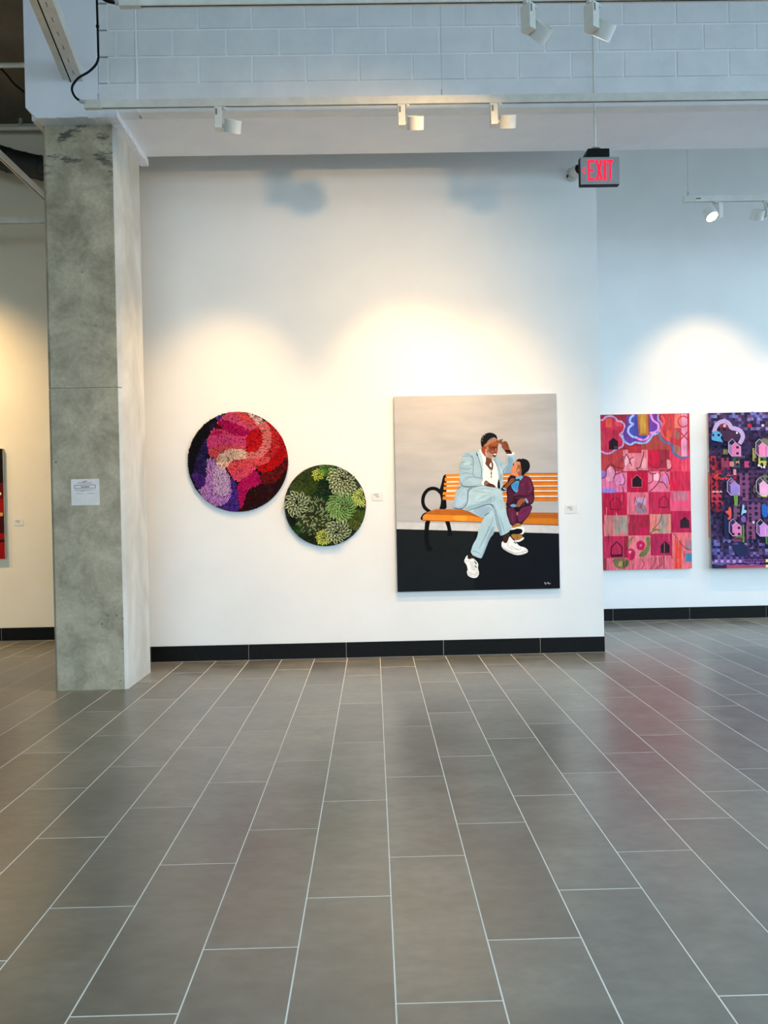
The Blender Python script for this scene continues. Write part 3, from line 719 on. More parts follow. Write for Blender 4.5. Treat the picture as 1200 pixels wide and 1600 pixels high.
    k.poly((146, 88, 62), [(418, 270), (470, 300), (488, 400), (470, 460), (440, 480), (410, 420), (384, 390), (404, 330)]); k.poly((196, 130, 100), [(410, 350), (446, 346), (454, 380), (424, 412), (396, 404)])
    k.poly((86, 46, 34), [(336, 262), (354, 262), (350, 300), (334, 300)]); k.stroke((150, 60, 56), [(300, 404), (322, 410)], 8, smooth=False)
    k.poly((14, 14, 22), [(384, 214), (420, 190), (450, 182), (476, 190), (500, 178), (540, 188), (578, 206), (608, 240), (622, 300), (612, 350), (586, 396), (540, 424), (506, 468), (474, 462), (484, 380), (466, 300), (456, 232), (400, 228)])
    k.poly((170, 122, 62), [(296, 1312), (398, 1250), (470, 1276), (470, 1322), (350, 1344)]); k.stroke((60, 36, 20), [(320, 1300), (380, 1280)], 9)
    k.poly((170, 122, 62), [(284, 1440), (452, 1436), (502, 1490), (432, 1545), (344, 1530)]); k.stroke((110, 74, 34), [(400, 1460), (400, 1510)], 10); k.poly((244, 244, 240), [(340, 1538), (430, 1540), (506, 1486), (517, 1520), (430, 1572), (376, 1566)])
    k.poly((246, 246, 244), [(262, 1378), (300, 1346), (450, 1308), (512, 1326), (528, 1380), (502, 1442), (466, 1444), (300, 1410)]); k.poly(BLK, [(268, 1372), (340, 1366), (402, 1344), (478, 1356), (492, 1396), (458, 1440), (270, 1438)])
    k.flush('painted_boy', M['paint'], p, 'painted boy in a maroon suit and blue shirt looking up')
    # the man
    SU, SUL, SUD, LN = (156, 186, 203), (176, 206, 218), (124, 152, 172), (52, 74, 94)
    k.crop(650, 720, 9.2308)
    k.poly(SU, [(670, 330), (600, 440), (548, 580), (520, 665), (560, 687), (640, 690), (704, 655), (742, 580), (752, 430), (860, 360)]); k.poly((168, 198, 220), [(700, 400), (640, 440), (580, 580), (560, 650), (640, 660), (715, 580), (735, 440)])
    k.crop(710, 760, 9.2308)
    k.poly(SUL, [(176, 350), (330, 306), (500, 262), (566, 330), (594, 450), (604, 520), (566, 680), (502, 750), (402, 1010), (372, 1046), (220, 975), (260, 840), (322, 740), (342, 640), (352, 580), (432, 440), (396, 458), (300, 410)])
    k.poly((150, 180, 198), [(520, 620), (566, 560), (560, 680), (500, 750), (402, 1010), (372, 1042), (440, 820)]); k.poly((152, 182, 204), [(230, 340), (480, 280), (560, 330), (520, 360), (430, 440), (390, 450)])
    k.stroke(LN, [(430, 436), (460, 402), (505, 384)], 10, taper=True); k.stroke((110, 138, 158), [(500, 560), (450, 700), (350, 900)], 9, taper=True); k.stroke(SUD, [(560, 420), (520, 560), (470, 680)], 8, taper=True); k.stroke((120, 150, 172), [(240, 930), (330, 950), (380, 1000)], 8, taper=True)
    k.poly(SUL, [(196, 90), (262, 30), (400, -6), (560, 8), (645, 40), (692, 110), (704, 220), (560, 250), (480, 280), (330, 312), (180, 356), (92, 322), (170, 270), (198, 180)])
    k.poly((150, 182, 200), [(220, 280), (420, 230), (540, 130), (560, 230), (480, 272), (330, 306), (190, 346), (120, 320)])
    for a in ([(260, 60), (420, 90), (540, 100)], [(330, 200), (430, 140), (530, 120)], [(290, 240), (420, 220), (520, 190)], [(340, 40), (470, 30), (560, 60)]): k.stroke((128, 158, 178), a, 7, taper=True)
    k.poly((172, 204, 218), [(556, 130), (640, 60), (690, 104), (706, 210), (732, 350), (802, 560), (812, 602), (782, 664), (660, 722), (640, 660), (592, 500), (560, 330), (540, 240)])
    k.poly((140, 170, 190), [(548, 240), (590, 320), (640, 480), (690, 700), (660, 720), (640, 660), (592, 500), (558, 330)]); k.stroke((120, 148, 170), [(640, 420), (690, 560), (720, 680)], 8, taper=True); k.stroke((120, 150, 170), [(556, 130), (574, 190), (556, 240)], 8, taper=True)
    k.stroke(LN, [(178, 354), (330, 310), (440, 274), (530, 262), (552, 310)], 10, taper=True)
    k.crop(650, 720, 9.2308); k.stroke(LN, [(540, 678), (640, 692), (706, 655), (742, 580), (752, 430), (800, 390)], 9)
    # torso
    k.crop(710, 670, 12)
    k.poly(SU, [(482, 380), (410, 428), (220, 435), (165, 490), (125, 610), (86, 715), (106, 760), (88, 880), (104, 990), (150, 1078), (300, 1092), (500, 1070), (860, 1140), (908, 1080), (912, 900), (920, 800), (990, 690), (900, 640), (860, 560), (810, 532), (760, 556), (700, 600), (550, 500)])
    k.poly(SU, [(968, 490), (1136, 474), (1142, 580), (1106, 640), (1060, 740), (1056, 838), (904, 838), (846, 720), (986, 690)]); k.poly((120, 158, 190), [(1000, 520), (1120, 560), (1060, 730), (1052, 830), (930, 832), (1000, 700)])
    for a in ([(140, 520), (260, 510), (345, 550)], [(115, 640), (230, 630), (345, 690)], [(95, 730), (220, 760), (340, 740)], [(110, 850), (220, 830), (340, 860)], [(200, 950), (260, 910), (350, 905)], [(180, 470), (280, 480), (335, 540)]): k.stroke((112, 142, 164), a, 13, taper=True)
    k.poly((170, 198, 214), [(150, 640), (300, 600), (320, 660), (180, 700)]); k.poly((168, 198, 212), [(160, 990), (330, 930), (500, 950), (480, 1040), (220, 1060)])
    k.stroke((84, 110, 132), [(330, 500), (352, 600), (350, 740), (352, 880), (420, 915), (532, 932)], 9); k.stroke(LN, [(112, 1000), (160, 1078), (300, 1090), (430, 1076)], 14, taper=True); k.stroke(LN, [(60, 1118), (120, 1086)], 10)
    k.poly((176, 204, 216), [(430, 440), (475, 420), (535, 570), (550, 700), (545, 900), (512, 912), (508, 780), (470, 620)])
    k.stroke(LN, [(410, 450), (446, 540), (490, 680), (510, 800), (502, 912)], 9); k.poly((30, 44, 58), [(404, 452), (424, 460), (446, 510), (424, 516)])
    k.poly((246, 244, 238), [(468, 386), (502, 386), (590, 530), (700, 575), (762, 640), (802, 760), (828, 930), (804, 1108), (760, 1092), (640, 1010), (536, 962), (530, 930), (548, 700), (532, 560), (476, 430)])
    k.stroke((206, 202, 196), [(560, 880), (640, 800), (680, 780)], 10, taper=True); k.stroke((210, 204, 200), [(600, 960), (700, 900), (790, 880)], 10, taper=True); k.stroke((212, 208, 204), [(500, 420), (560, 540), (590, 580)], 8)
    k.poly((102, 60, 42), [(586, 525), (690, 556), (724, 660), (718, 740), (692, 778), (640, 722), (572, 662), (592, 600)]); k.poly((242, 236, 232), [(690, 626), (700, 742), (648, 690)])
    k.stroke((40, 26, 20), [(580, 652), (640, 728), (690, 782), (716, 740), (722, 650)], 12); k.stroke((34, 24, 20), [(690, 790), (690, 930)], 13, smooth=False); k.stroke((34, 24, 20), [(672, 836), (708, 836)], 16, smooth=False)
    k.poly((14, 16, 20), [(828, 936), (850, 1000), (856, 1136), (804, 1108), (806, 1010)])
    k.stroke((84, 112, 136), [(752, 580), (830, 720), (872, 880), (856, 980)], 9); k.poly((176, 206, 218), [(770, 570), (850, 700), (900, 800), (880, 900), (840, 740)]); k.stroke(LN, [(905, 820), (985, 700)], 8); k.stroke((110, 140, 164), [(850, 700), (900, 640)], 8)
    k.poly((248, 246, 238), [(972, 478), (1080, 468), (1084, 444), (1130, 450), (1132, 480), (1076, 502), (980, 500)])
    SK, SKD, SKL = (128, 70, 46), (82, 42, 30), (170, 112, 78)
    k.poly(SKD, [(940, 392), (1050, 398), (1082, 460), (1076, 476), (980, 476), (968, 440)]); k.poly(SK, [(888, 290), (930, 228), (986, 240), (1012, 300), (1034, 380), (1052, 412), (960, 412), (890, 352)]); k.poly((116, 76, 48), [(828, 210), (908, 192), (912, 215), (876, 228), (914, 246), (892, 288), (856, 278), (828, 252)])
    k.stroke(SKD, [(930, 262), (985, 300), (990, 360)], 12, taper=True); k.poly((18, 14, 16), [(942, 392), (1052, 404), (1058, 440), (950, 432)])
    k.poly((248, 244, 236), [(500, 1000), (540, 958), (590, 956), (556, 1012), (552, 1070), (514, 1052)]); k.poly(SKD, [(552, 1005), (592, 962), (650, 1020), (742, 1050), (784, 1108), (640, 1086), (558, 1068)])
    for a in ([(572, 1000), (600, 1050)], [(596, 985), (626, 1042)], [(574, 1040), (590, 1064)]): k.stroke((186, 134, 124), a, 11, smooth=False)
    # head
    k.poly(SK, [(516, 352), (556, 292), (640, 238), (700, 188), (800, 188), (834, 250), (824, 300), (812, 350), (806, 440), (784, 480), (766, 556), (720, 572), (640, 546), (580, 530), (520, 450), (500, 400)])
    k.poly((148, 66, 44), [(506, 400), (560, 360), (600, 430), (585, 520), (530, 450)]); k.poly(SKL, [(640, 240), (740, 186), (804, 192), (790, 236), (700, 262), (630, 312), (548, 336), (570, 296)])
    k.poly((150, 78, 44), [(680, 272), (780, 240), (826, 258), (812, 300), (700, 320)]); k.poly((104, 54, 36), [(640, 330), (720, 322), (800, 350), (790, 392), (700, 400), (650, 380)])
    k.poly((168, 108, 80), [(590, 330), (632, 322), (646, 372), (622, 430), (596, 420)]); k.poly((156, 132, 122), [(566, 430), (604, 446), (640, 430), (680, 470), (724, 470), (756, 500), (772, 540), (744, 572), (700, 572), (640, 548), (586, 532)])
    k.poly((200, 184, 176), [(690, 540), (750, 540), (740, 572), (700, 572)]); k.stroke((196, 176, 166), [(590, 380), (592, 450), (610, 510)], 14, taper=True)
    k.poly((62, 26, 22), [(712, 488), (792, 478), (768, 532), (724, 522)]); k.poly((244, 240, 232), [(732, 474), (786, 468), (772, 498), (740, 498)]); k.stroke((44, 22, 18), [(706, 352), (750, 360), (792, 352)], 11, taper=True); k.stroke((54, 28, 22), [(790, 320), (806, 380), (796, 420)], 8, taper=True); k.stroke((192, 136, 104), [(772, 370), (784, 420)], 12, taper=True); k.stroke((180, 120, 90), [(700, 420), (724, 440)], 14, taper=True)
    k.poly((14, 13, 14), [(494, 210), (520, 142), (580, 95), (660, 70), (742, 88), (792, 130), (812, 205), (760, 160), (700, 172), (630, 222), (600, 270), (548, 312), (520, 364), (500, 300)])
    for a in ([(528, 180), (542, 150)], [(560, 130), (580, 112)], [(520, 230), (526, 206)]): k.stroke((150, 150, 156), a, 9, smooth=False)
    # shoes
    k.crop(710, 760, 9.2308)
    k.poly((56, 34, 26), [(686, 712), (790, 676), (798, 724), (762, 768), (748, 815), (706, 826)]); k.poly((50, 30, 24), [(190, 980), (306, 1008), (292, 1044), (230, 1034), (178, 1050)])
    WH, GR = (242, 242, 240), (150, 152, 154)
    k.poly(WH, [(668, 832), (688, 784), (708, 818), (752, 820), (790, 712), (832, 770), (880, 808), (932, 866), (1010, 884), (1052, 920), (1052, 956), (980, 986), (880, 997), (760, 948), (680, 892)])
    k.stroke(GR, [(678, 868), (770, 928), (880, 962), (1046, 934)], 6); k.stroke(GR, [(682, 884), (770, 944), (880, 978), (1000, 968)], 5); k.stroke(GR, [(770, 800), (780, 880), (930, 920), (946, 880)], 5); k.stroke((40, 40, 44), [(850, 802), (884, 832)], 12, smooth=False)
    for i in range(6): k.stroke((90, 92, 96), [(806 + i * 20, 858 + i * 10), (816 + i * 20, 868 + i * 10)], 7, smooth=False)
    k.poly(WH, [(186, 986), (160, 1010), (128, 1080), (170, 1130), (186, 1200), (168, 1232), (190, 1292), (260, 1322), (322, 1312), (352, 1250), (330, 1180), (338, 1110), (284, 1050), (250, 1034), (200, 1052), (180, 1030)])
    k.stroke(GR, [(184, 1210), (220, 1252), (280, 1268), (322, 1230)], 6); k.stroke(GR, [(176, 1236), (220, 1286), (300, 1286), (340, 1240)], 5); k.stroke((30, 30, 34), [(282, 1076), (312, 1124)], 14, smooth=False); k.stroke((30, 30, 34), [(290, 1138), (310, 1172)], 14, smooth=False)
    for i in range(5): k.stroke(GR, [(210 + i * 6, 1090 + i * 26), (270 + i * 6, 1100 + i * 26)], 6, smooth=False)
    k.stroke(GR, [(140, 1080), (200, 1072), (240, 1040)], 5)
    k.flush('painted_man', M['paint'], p, 'painted bearded man in a pale blue suit and white sneakers')
    k.crop(600, 600, 4)
    for a in ([(998, 1240), (1002, 1252)], [(998, 1242), (1008, 1246), (1006, 1256)], [(1014, 1248), (1020, 1240), (1022, 1252)], [(1020, 1250), (1026, 1244), (1028, 1252), (1036, 1246)]): k.stroke((200, 200, 196), a, 2.4)
    k.flush('signature', M['paint'], p)
build_bench_painting()

# ------------------------------------------------------------------ crimson house painting
def house_poly(x0, y0, x1, y1, peak): return [(x0, y1), (x0, y0), ((x0 + x1) / 2, peak), (x1, y0), (x1, y1)]
def build_crimson_painting():
    w, h, d = 1.22, 1.84, .04
    xr = 3.763; vis = 1.076
    p = empty('canvas_painting', (xr - w / 2, YR, .609)); tag(p, 'crimson and pink painting of small black houses on a checkered ground', 'painting')
    MB().box((-w / 2, -d, 0), (w / 2, -.004, h)).build('stretched_canvas', M['canvas_edge'], p, .002)
    # visible left edge lies behind the wall corner, so extrapolate it
    e = (w - vis) / vis
    TL, TR, BR, BL = (936.7, 648), (1077, 645), (1081.2, 888.7), (940, 890.7)
    ext = lambda a, b: (a[0] - (b[0] - a[0]) * e, a[1] - (b[1] - a[1]) * e)
    k = Canvas([ext(TL, TR), TR, BR, ext(BL, BR)], w, h, -d)
    k.crop(930, 640, 7.742); r = lambda c, *q: k.rect(c, *q)
    OFF = -200
    r((204, 58, 84), OFF, 0, 1200, 2100)
    r((158, 44, 58), OFF, 0, 800, 490); r((206, 60, 72), 790, 0, 1200, 560); r((176, 70, 62), 560, 300, 900, 500)
    r((196, 62, 66), OFF, 480, 350, 740); r((236, 128, 140), 340, 480, 640, 742); r((214, 30, 66), 636, 480, 780, 700); r((160, 44, 60), 775, 480, 905, 700); r((232, 62, 88), 900, 480, 1200, 760)
    r((190, 50, 58), 400, 440, 560, 520)
    # left flower
    fl = [(20, 120), (100, 122), (130, 88), (200, 76), (250, 100), (275, 135), (320, 142), (356, 182), (356, 232), (330, 275), (300, 296), (330, 332), (346, 390), (330, 440), (288, 462), (240, 484), (200, 515), (140, 526), (90, 506), (20, 470)]
    k.poly((212, 48, 80), fl); r((226, 40, 70), 90, 110, 140, 230); r((232, 92, 70), 135, 100, 200, 210); k.poly((226, 80, 84), [(230, 110), (310, 150), (330, 210), (240, 190)]); r((200, 70, 80), 60, 260, 110, 440); k.poly((190, 44, 66), [(200, 230), (290, 240), (290, 300), (220, 330)])
    k.stroke((206, 156, 202), fl, 21)
    k.poly((44, 22, 34), house_poly(170, 380, 280, 478, 336), False); r((90, 60, 80), 232, 438, 268, 470)
    # purple flower and gold bar
    out = [(372, 40), (380, 180), (330, 300), (350, 370), (400, 410), (440, 416), (482, 392), (560, 402), (622, 390), (670, 342), (692, 302), (762, 282), (802, 212), (792, 150), (762, 110), (764, 40)]
    k.poly((112, 62, 152), out); k.stroke((156, 176, 224), out[2:12], 24); k.stroke((176, 150, 208), out[11:], 24)
    inn = [(470, 62), (430, 98), (424, 150), (462, 172), (412, 212), (404, 270), (450, 320), (508, 336), (530, 352), (590, 362), (640, 332), (660, 282), (720, 270), (762, 232), (762, 172), (722, 142), (692, 112), (672, 50)]
    k.poly((78, 76, 168), inn); k.poly((122, 66, 164), [(640, 120), (740, 180), (720, 250), (650, 240)]); k.stroke((170, 190, 232), inn[:8], 26); k.stroke((236, 140, 208), inn[7:], 26)
    k.poly((186, 110, 52), [(512, 40), (640, 40), (652, 306), (528, 306)], False); k.poly((206, 152, 68), [(530, 45), (615, 45), (615, 280), (550, 280)], False); k.stroke((150, 60, 70), [(644, 50), (654, 300)], 14, smooth=False)
    # right motifs
    k.stroke((230, 88, 88), [(800, 70), (840, 140), (800, 220), (820, 310), (900, 370)], 26); k.poly((200, 70, 70), [(860, 90), (960, 120), (950, 300), (880, 330), (850, 200)]); k.poly((224, 84, 66), [(850, 250), (920, 240), (930, 330), (870, 350)]); k.poly((170, 96, 94), [(950, 240), (1030, 240), (1020, 360), (950, 340)])
    r((232, 120, 110), 960, 45, 1040, 220)
    k.poly((176, 110, 100), [(900, 420), (1030, 430), (1030, 560), (980, 540)])
    k.stroke((86, 106, 158), [(772, 270), (792, 342), (850, 394), (920, 412), (932, 482), (972, 542), (1050, 576), (1140, 556)], 26)
    r((236, 152, 182), 1040, 45, 1112, 562); k.stroke((214, 62, 74), [(1065 + 64 * math.cos(t), 140 + 64 * math.sin(t)) for t in np.linspace(0, 2 * math.pi, 22)], 14); k.stroke((200, 44, 60), [(1010, 250), (1130, 372)], 13, smooth=False); k.stroke((200, 44, 60), [(1012, 382), (1132, 248)], 13, smooth=False)
    r((250, 84, 110), 1045, 600, 1110, 920); k.stroke((196, 40, 66), [(1080, 590), (1082, 900)], 8, smooth=False)
    # row with the black house
    r((236, 116, 152), OFF, 742, 386, 992); r((202, 20, 60), 385, 736, 640, 992); r((238, 116, 142), 638, 742, 902, 992); r((218, 46, 78), 900, 742, 1200, 980); k.poly((238, 30, 70), [(905, 850), (980, 870), (1030, 950), (930, 950)])
    k.poly((160, 120, 200), [(60, 740), (110, 720), (130, 800), (64, 840)]); k.poly((166, 130, 208), [(64, 950), (200, 940), (270, 970), (240, 1006), (64, 1006)])
    for c, q in (((250, 156, 180), [(135, 720), (200, 670), (240, 740), (220, 860), (130, 860)]), ((244, 140, 186), [(250, 790), (330, 770), (370, 860), (310, 930), (240, 890)]), ((252, 170, 180), [(350, 560), (395, 520), (410, 640), (360, 690)]), ((248, 150, 160), [(420, 610), (470, 560), (470, 700), (415, 710)]), ((246, 160, 160), [(560, 600), (620, 560), (625, 700), (560, 710)]), ((250, 180, 190), [(700, 770), (770, 760), (770, 860), (700, 850)]), ((232, 128, 186), [(800, 800), (870, 790), (880, 900), (800, 880)]), ((248, 150, 160), [(860, 590), (910, 610), (920, 700), (870, 720)])): k.poly(c, q)
    k.poly((40, 18, 28), house_poly(450, 840, 560, 928, 790), False); k.stroke((214, 120, 140), house_poly(444, 836, 566, 934, 782) + [(444, 934)], 5, smooth=False)
    BR_ = (112, 44, 62)
    for q in ([(60, 830), (130, 800), (140, 720), (190, 650), (240, 720), (245, 780), (220, 830)], [(245, 780), (320, 750), (385, 748)], [(340, 780), (362, 850), (340, 900), (290, 905)], [(220, 660), (260, 690), (345, 700), (350, 600), (380, 530)], [(420, 650), (430, 590), (470, 570)], [(500, 700), (540, 690), (580, 560), (590, 500)], [(505, 690), (520, 730), (640, 735)], [(640, 640), (700, 690), (760, 700), (800, 640), (850, 590)], [(640, 740), (680, 770), (740, 768)], [(770, 770), (800, 730), (880, 740), (930, 690)], [(700, 780), (690, 860), (640, 890)], [(790, 770), (770, 860), (720, 930), (650, 990)], [(770, 870), (830, 880), (870, 950)], [(840, 750), (880, 800), (900, 900)], [(330, 920), (345, 1000)], [(380, 530), (420, 610), (440, 680)], [(320, 630), (345, 560)]): k.stroke(BR_, q, 10, taper=False)
    # checkered rows
    k.crop(930, 760, 7.742)
    r((186, 50, 76), OFF, 66, 112, 610); r((202, 26, 66), 108, 72, 386, 340); r((238, 108, 128), 384, 66, 646, 338); r((206, 42, 78), 644, 62, 908, 334); r((238, 86, 118), 904, 48, 1200, 298); r((208, 120, 136), 950, 60, 1110, 168); r((252, 82, 122), 920, 170, 1120, 240)
    r((170, 24, 60), 70, 340, 112, 600); r((216, 122, 116), 108, 342, 400, 594); r((170, 146, 132), 230, 360, 392, 560); r((182, 36, 66), 398, 338, 652, 594); r((226, 136, 120), 660, 332, 918, 568); r((180, 150, 138), 770, 345, 860, 560); r((196, 36, 78), 914, 294, 1200, 556)
    r((236, 106, 122), OFF, 590, 1200, 1060); r((196, 40, 78), 78, 596, 342, 862); r((170, 30, 62), 345, 596, 402, 862); r((234, 126, 132), 400, 592, 692, 862); r((188, 38, 80), 668, 574, 930, 834); r((242, 114, 122), 928, 556, 1200, 1060); r((250, 78, 62), 958, 650, 1042, 1040); r((176, 126, 132), 1090, 655, 1200, 770); r((72, 138, 172), 1092, 808, 1200, 912)
    r((206, 160, 190), 480, 130, 610, 220); k.poly((160, 120, 130), [(480, 220), (560, 180), (640, 300), (560, 330), (490, 320)]); r((150, 50, 60), 78, 862, 136, 1060)
    k.poly((112, 112, 66), [(200, 870), (330, 862), (410, 880), (400, 960), (340, 1000), (240, 980)]); k.poly((196, 150, 90), [(290, 900), (330, 900), (320, 970), (270, 960)]); k.poly((64, 92, 52), [(330, 900), (400, 890), (390, 960), (330, 980)])
    k.poly((120, 122, 66), [(600, 610), (670, 600), (660, 760), (600, 850), (510, 850), (560, 780), (630, 720)]); k.stroke((130, 128, 60), [(470, 600), (410, 660), (400, 740)], 24, taper=True); k.stroke((112, 110, 60), [(660, 570), (720, 520), (790, 530)], 20, taper=True)
    k.poly((206, 30, 82), [(495, 670), (560, 645), (605, 690), (590, 760), (530, 775), (496, 740)]); k.poly((240, 120, 150), [(530, 700), (560, 696), (556, 724), (534, 728)]); k.poly((200, 34, 80), [(370, 770), (440, 740), (490, 790), (470, 880), (400, 900)]); k.poly((244, 150, 160), [(395, 780), (440, 770), (420, 820)])
    k.poly((206, 30, 76), [(530, 500), (590, 480), (640, 540), (610, 590), (540, 590)]); k.poly((244, 120, 132), [(430, 680), (480, 620), (490, 740), (430, 740)])
    r((252, 130, 120), 680, 350, 720, 500)
    BK = (42, 22, 30)
    k.poly((52, 28, 40), house_poly(1025, 410, 1136, 502, 364), False); k.poly((46, 26, 36), house_poly(790, 712, 898, 804, 660), False)
    def outline(x0, y0, x1, y1, pk, wd): k.stroke(BK, house_poly(x0, y0, x1, y1, pk) + [(x0, y1)], wd, smooth=False)
    outline(182, 180, 302, 272, 118, 8); outline(776, 160, 882, 248, 112, 8); outline(192, 730, 324, 834, 664, 14); k.stroke(BK, [(196, 836), (320, 830)], 26, smooth=False)
    for q in ([(520, 180), (580, 300)], [(480, 120), (540, 260), (600, 100)], [(810, 290), (780, 420), (690, 520)], [(720, 640), (770, 720)], [(740, 860), (700, 960), (670, 1000)], [(770, 860), (780, 940), (720, 1010)], [(800, 850), (800, 940), (750, 1000)], [(830, 840), (830, 1000)], [(940, 560), (1000, 640), (1080, 740), (1160, 770)], [(480, 400), (460, 480), (500, 540)], [(460, 930), (450, 1000)], [(560, 880), (590, 940), (550, 1000)]): k.stroke((128, 70, 78), q, 9)
    rnd = random.Random(3)
    for i in range(46):
        x, y = rnd.uniform(70, 1150), rnd.uniform(60, 900); c = rnd.choice([(250, 140, 150), (186, 26, 62), (246, 100, 120), (206, 70, 90)])
        k.stroke(c, [(x, y), (x + rnd.uniform(-4, 4), y + rnd.uniform(40, 120))], rnd.uniform(4, 10), smooth=False)
    k.flush('painted_image', M['paint_streak'], p)
build_crimson_painting()

# ------------------------------------------------------------------ violet house painting
def build_violet_painting():
    w, h, d = 1.22, 1.84, .04
    x0 = 3.985
    p = empty('canvas_painting', (x0 + w / 2, YR, .607)); tag(p, 'dark violet painting of pink houses over a grid, cut by the right edge', 'painting')
    MB().box((-w / 2, -d, 0), (w / 2, -.004, h)).build('stretched_canvas', M['canvas_edge'], p, .002)
    MB().box((-w / 2 - .0006, -d + .002, .36), (-w / 2 + .001, -.004, h * .62)).build('paint_drip', plain('orange_red_edge', (222, 92, 70), .6), p)
    full = w / ((3.763 - 2.690) / 141.0)
    TL, BL = (1108, 645), (1109, 888)
    k = Canvas([TL, (TL[0] + full, TL[1] - 2.9), (BL[0] + full + 2.2, BL[1] - 2.9), BL], w, h, -d)
    k.crop(1100, 640, 12); rnd = random.Random(11); P = 57.0
    pal_n = [(44, 40, 74), (52, 46, 86), (38, 34, 62), (60, 50, 94), (54, 40, 70), (66, 56, 100)]
    pal_p = [(92, 64, 110), (80, 54, 96), (108, 74, 118), (72, 46, 82), (98, 60, 96)]
    pal_r = [(150, 44, 62), (176, 52, 66), (110, 40, 62), (196, 58, 68), (82, 34, 60)]
    pal_l = [(120, 110, 176), (104, 116, 190), (146, 136, 190), (96, 90, 160)]
    for j in range(53):
        for i in range(31):
            x, y = 92 + i * P, 40 + j * P; u, v = i / 30, j / 52
            pal = pal_n
            if rnd.random() < .28: pal = pal_p
            if v < .1 and rnd.random() < .35: pal = pal_l
            if u < .13 and .3 < v < .62 and rnd.random() < .8: pal = pal_r
            if u < .3 and .27 < v < .42 and rnd.random() < .35: pal = pal_r
            if v > .8 and rnd.random() < .3: pal = pal_l
            if u > .28 and .36 < v < .72 and rnd.random() < .7: pal = pal_p
            k.rect(rnd.choice(pal), x, y, x + P, y + P)
    def block(c, a, b, e, f): k.rect(c, a, b, e, f)
    # buildings
    block((128, 72, 118), 640, 1190, 830, 1620); block((134, 78, 122), 690, 1590, 860, 1700); block((126, 74, 120), 780, 1740, 1035, 2080); block((138, 78, 118), 760, 2080, 935, 2420); block((120, 84, 116), 520, 1760, 640, 2050); block((128, 66, 100), 480, 2360, 700, 2470)
    block((176, 50, 66), 100, 860, 200, 960); block((196, 46, 62), 100, 1310, 220, 1560); block((204, 56, 76), 105, 1550, 300, 1720); block((190, 44, 70), 110, 1720, 330, 1800); block((150, 60, 90), 300, 900, 440, 1080)
    block((158, 152, 90), 890, 720, 960, 960); block((196, 188, 84), 1000, 860, 1150, 1050); block((60, 104, 78), 1035, 895, 1155, 955); block((120, 124, 70), 340, 745, 430, 830); block((64, 84, 84), 500, 880, 650, 1080); block((206, 140, 110), 580, 960, 640, 1010); block((214, 120, 130), 455, 965, 540, 1060)
    block((226, 140, 160), 525, 1110, 580, 1220); block((196, 70, 120), 735, 960, 825, 1080)
    k.poly((110, 110, 92), [(880, 1480), (1010, 1240), (1200, 1200), (1320, 1400), (1200, 1640), (960, 1650)]); k.poly((150, 144, 96), [(920, 1500), (1000, 1420), (1200, 1640), (1050, 1640)]); k.poly((120, 118, 100), [(1000, 640), (1080, 520), (1200, 560), (1220, 860), (960, 860)])
    # window dots
    for (gx, gy, nx, ny) in ((700, 1250, 3, 4), (815, 1820, 3, 3), (590, 1690, 1, 6), (705, 2190, 3, 4), (815, 2060, 2, 2), (480, 1690, 1, 6), (150, 1310, 2, 9), (130, 460, 2, 1)):
        for a in range(nx):
            for b in range(ny): block((52, 30, 56), gx + a * 114, gy + b * 114 + rnd.uniform(-4, 4), gx + a * 114 + 48, gy + b * 114 + 44)
    for j in range(24):
        for i in range(15):
            if rnd.random() < .62: k.disc((38, 28, 54), (150 + i * 114 + rnd.uniform(-3, 3), 470 + j * 114 * .8), 27, 10)
    # cloud ring
    k.poly((70, 44, 74), [(200, 400), (260, 300), (360, 270), (450, 330), (560, 400), (650, 440), (640, 560), (560, 600), (420, 600), (260, 560)])
    for x, y, c in ((300, 310, (130, 44, 52)), (370, 305, (232, 160, 170)), (420, 320, (120, 44, 56)), (250, 370, (30, 26, 40)), (360, 370, (40, 24, 36)), (480, 380, (60, 34, 50)), (310, 540, (24, 24, 36)), (500, 470, (78, 44, 60))): k.disc(c, (x, y), 34, 12)
    k.stroke((192, 168, 218), [(165, 430), (198, 330), (258, 254), (350, 222), (440, 258), (492, 340), (562, 358), (640, 388), (694, 452), (700, 535), (640, 640)], 78)
    k.poly((92, 168, 218), [(130, 440), (190, 400), (260, 410), (320, 480), (280, 520), (340, 620), (290, 600), (200, 590), (120, 570), (120, 500)]); block((24, 20, 40), 132, 458, 168, 500); block((24, 20, 40), 230, 455, 278, 500)
    k.poly((250, 240, 232), [(572, 445), (594, 405), (616, 445), (600, 456)]); k.disc((176, 40, 66), (835, 305), 42, 8); k.disc((210, 206, 220), (1080, 300), 26, 8)
    for x, y in ((940, 470), (985, 300), (1010, 420), (1060, 380)): k.disc((64, 44, 92), (x, y), 34, 14)
    for x, y, c in ((885, 180, (112, 122, 196)), (1005, 182, (128, 142, 214)), (950, 120, (92, 110, 190)), (1000, 245, (110, 100, 180)), (890, 60, (112, 110, 190))): block(c, x - 26, y - 26, x + 26, y + 26)
    # red handwriting
    for q in ([(150, 1275), (200, 1210), (260, 1192), (290, 1200)], [(165, 1285), (230, 1205), (215, 1290), (195, 1305)], [(235, 1290), (262, 1262), (272, 1300), (300, 1275), (318, 1270), (312, 1310), (345, 1280), (372, 1262), (380, 1300), (410, 1280), (440, 1300), (480, 1285)], [(380, 1232), (440, 1222), (510, 1226)]): k.stroke((232, 70, 66), q, 15)
    for x in range(110, 300, 22): k.poly((246, 240, 226), [(x, 1540), (x + 8, 1500 + (x % 3) * 12), (x + 20, 1540)], False)
    for x, y in ((1000, 1040), (1040, 1075), (1100, 1070)): k.disc((244, 240, 244), (x, y), 24, 7)
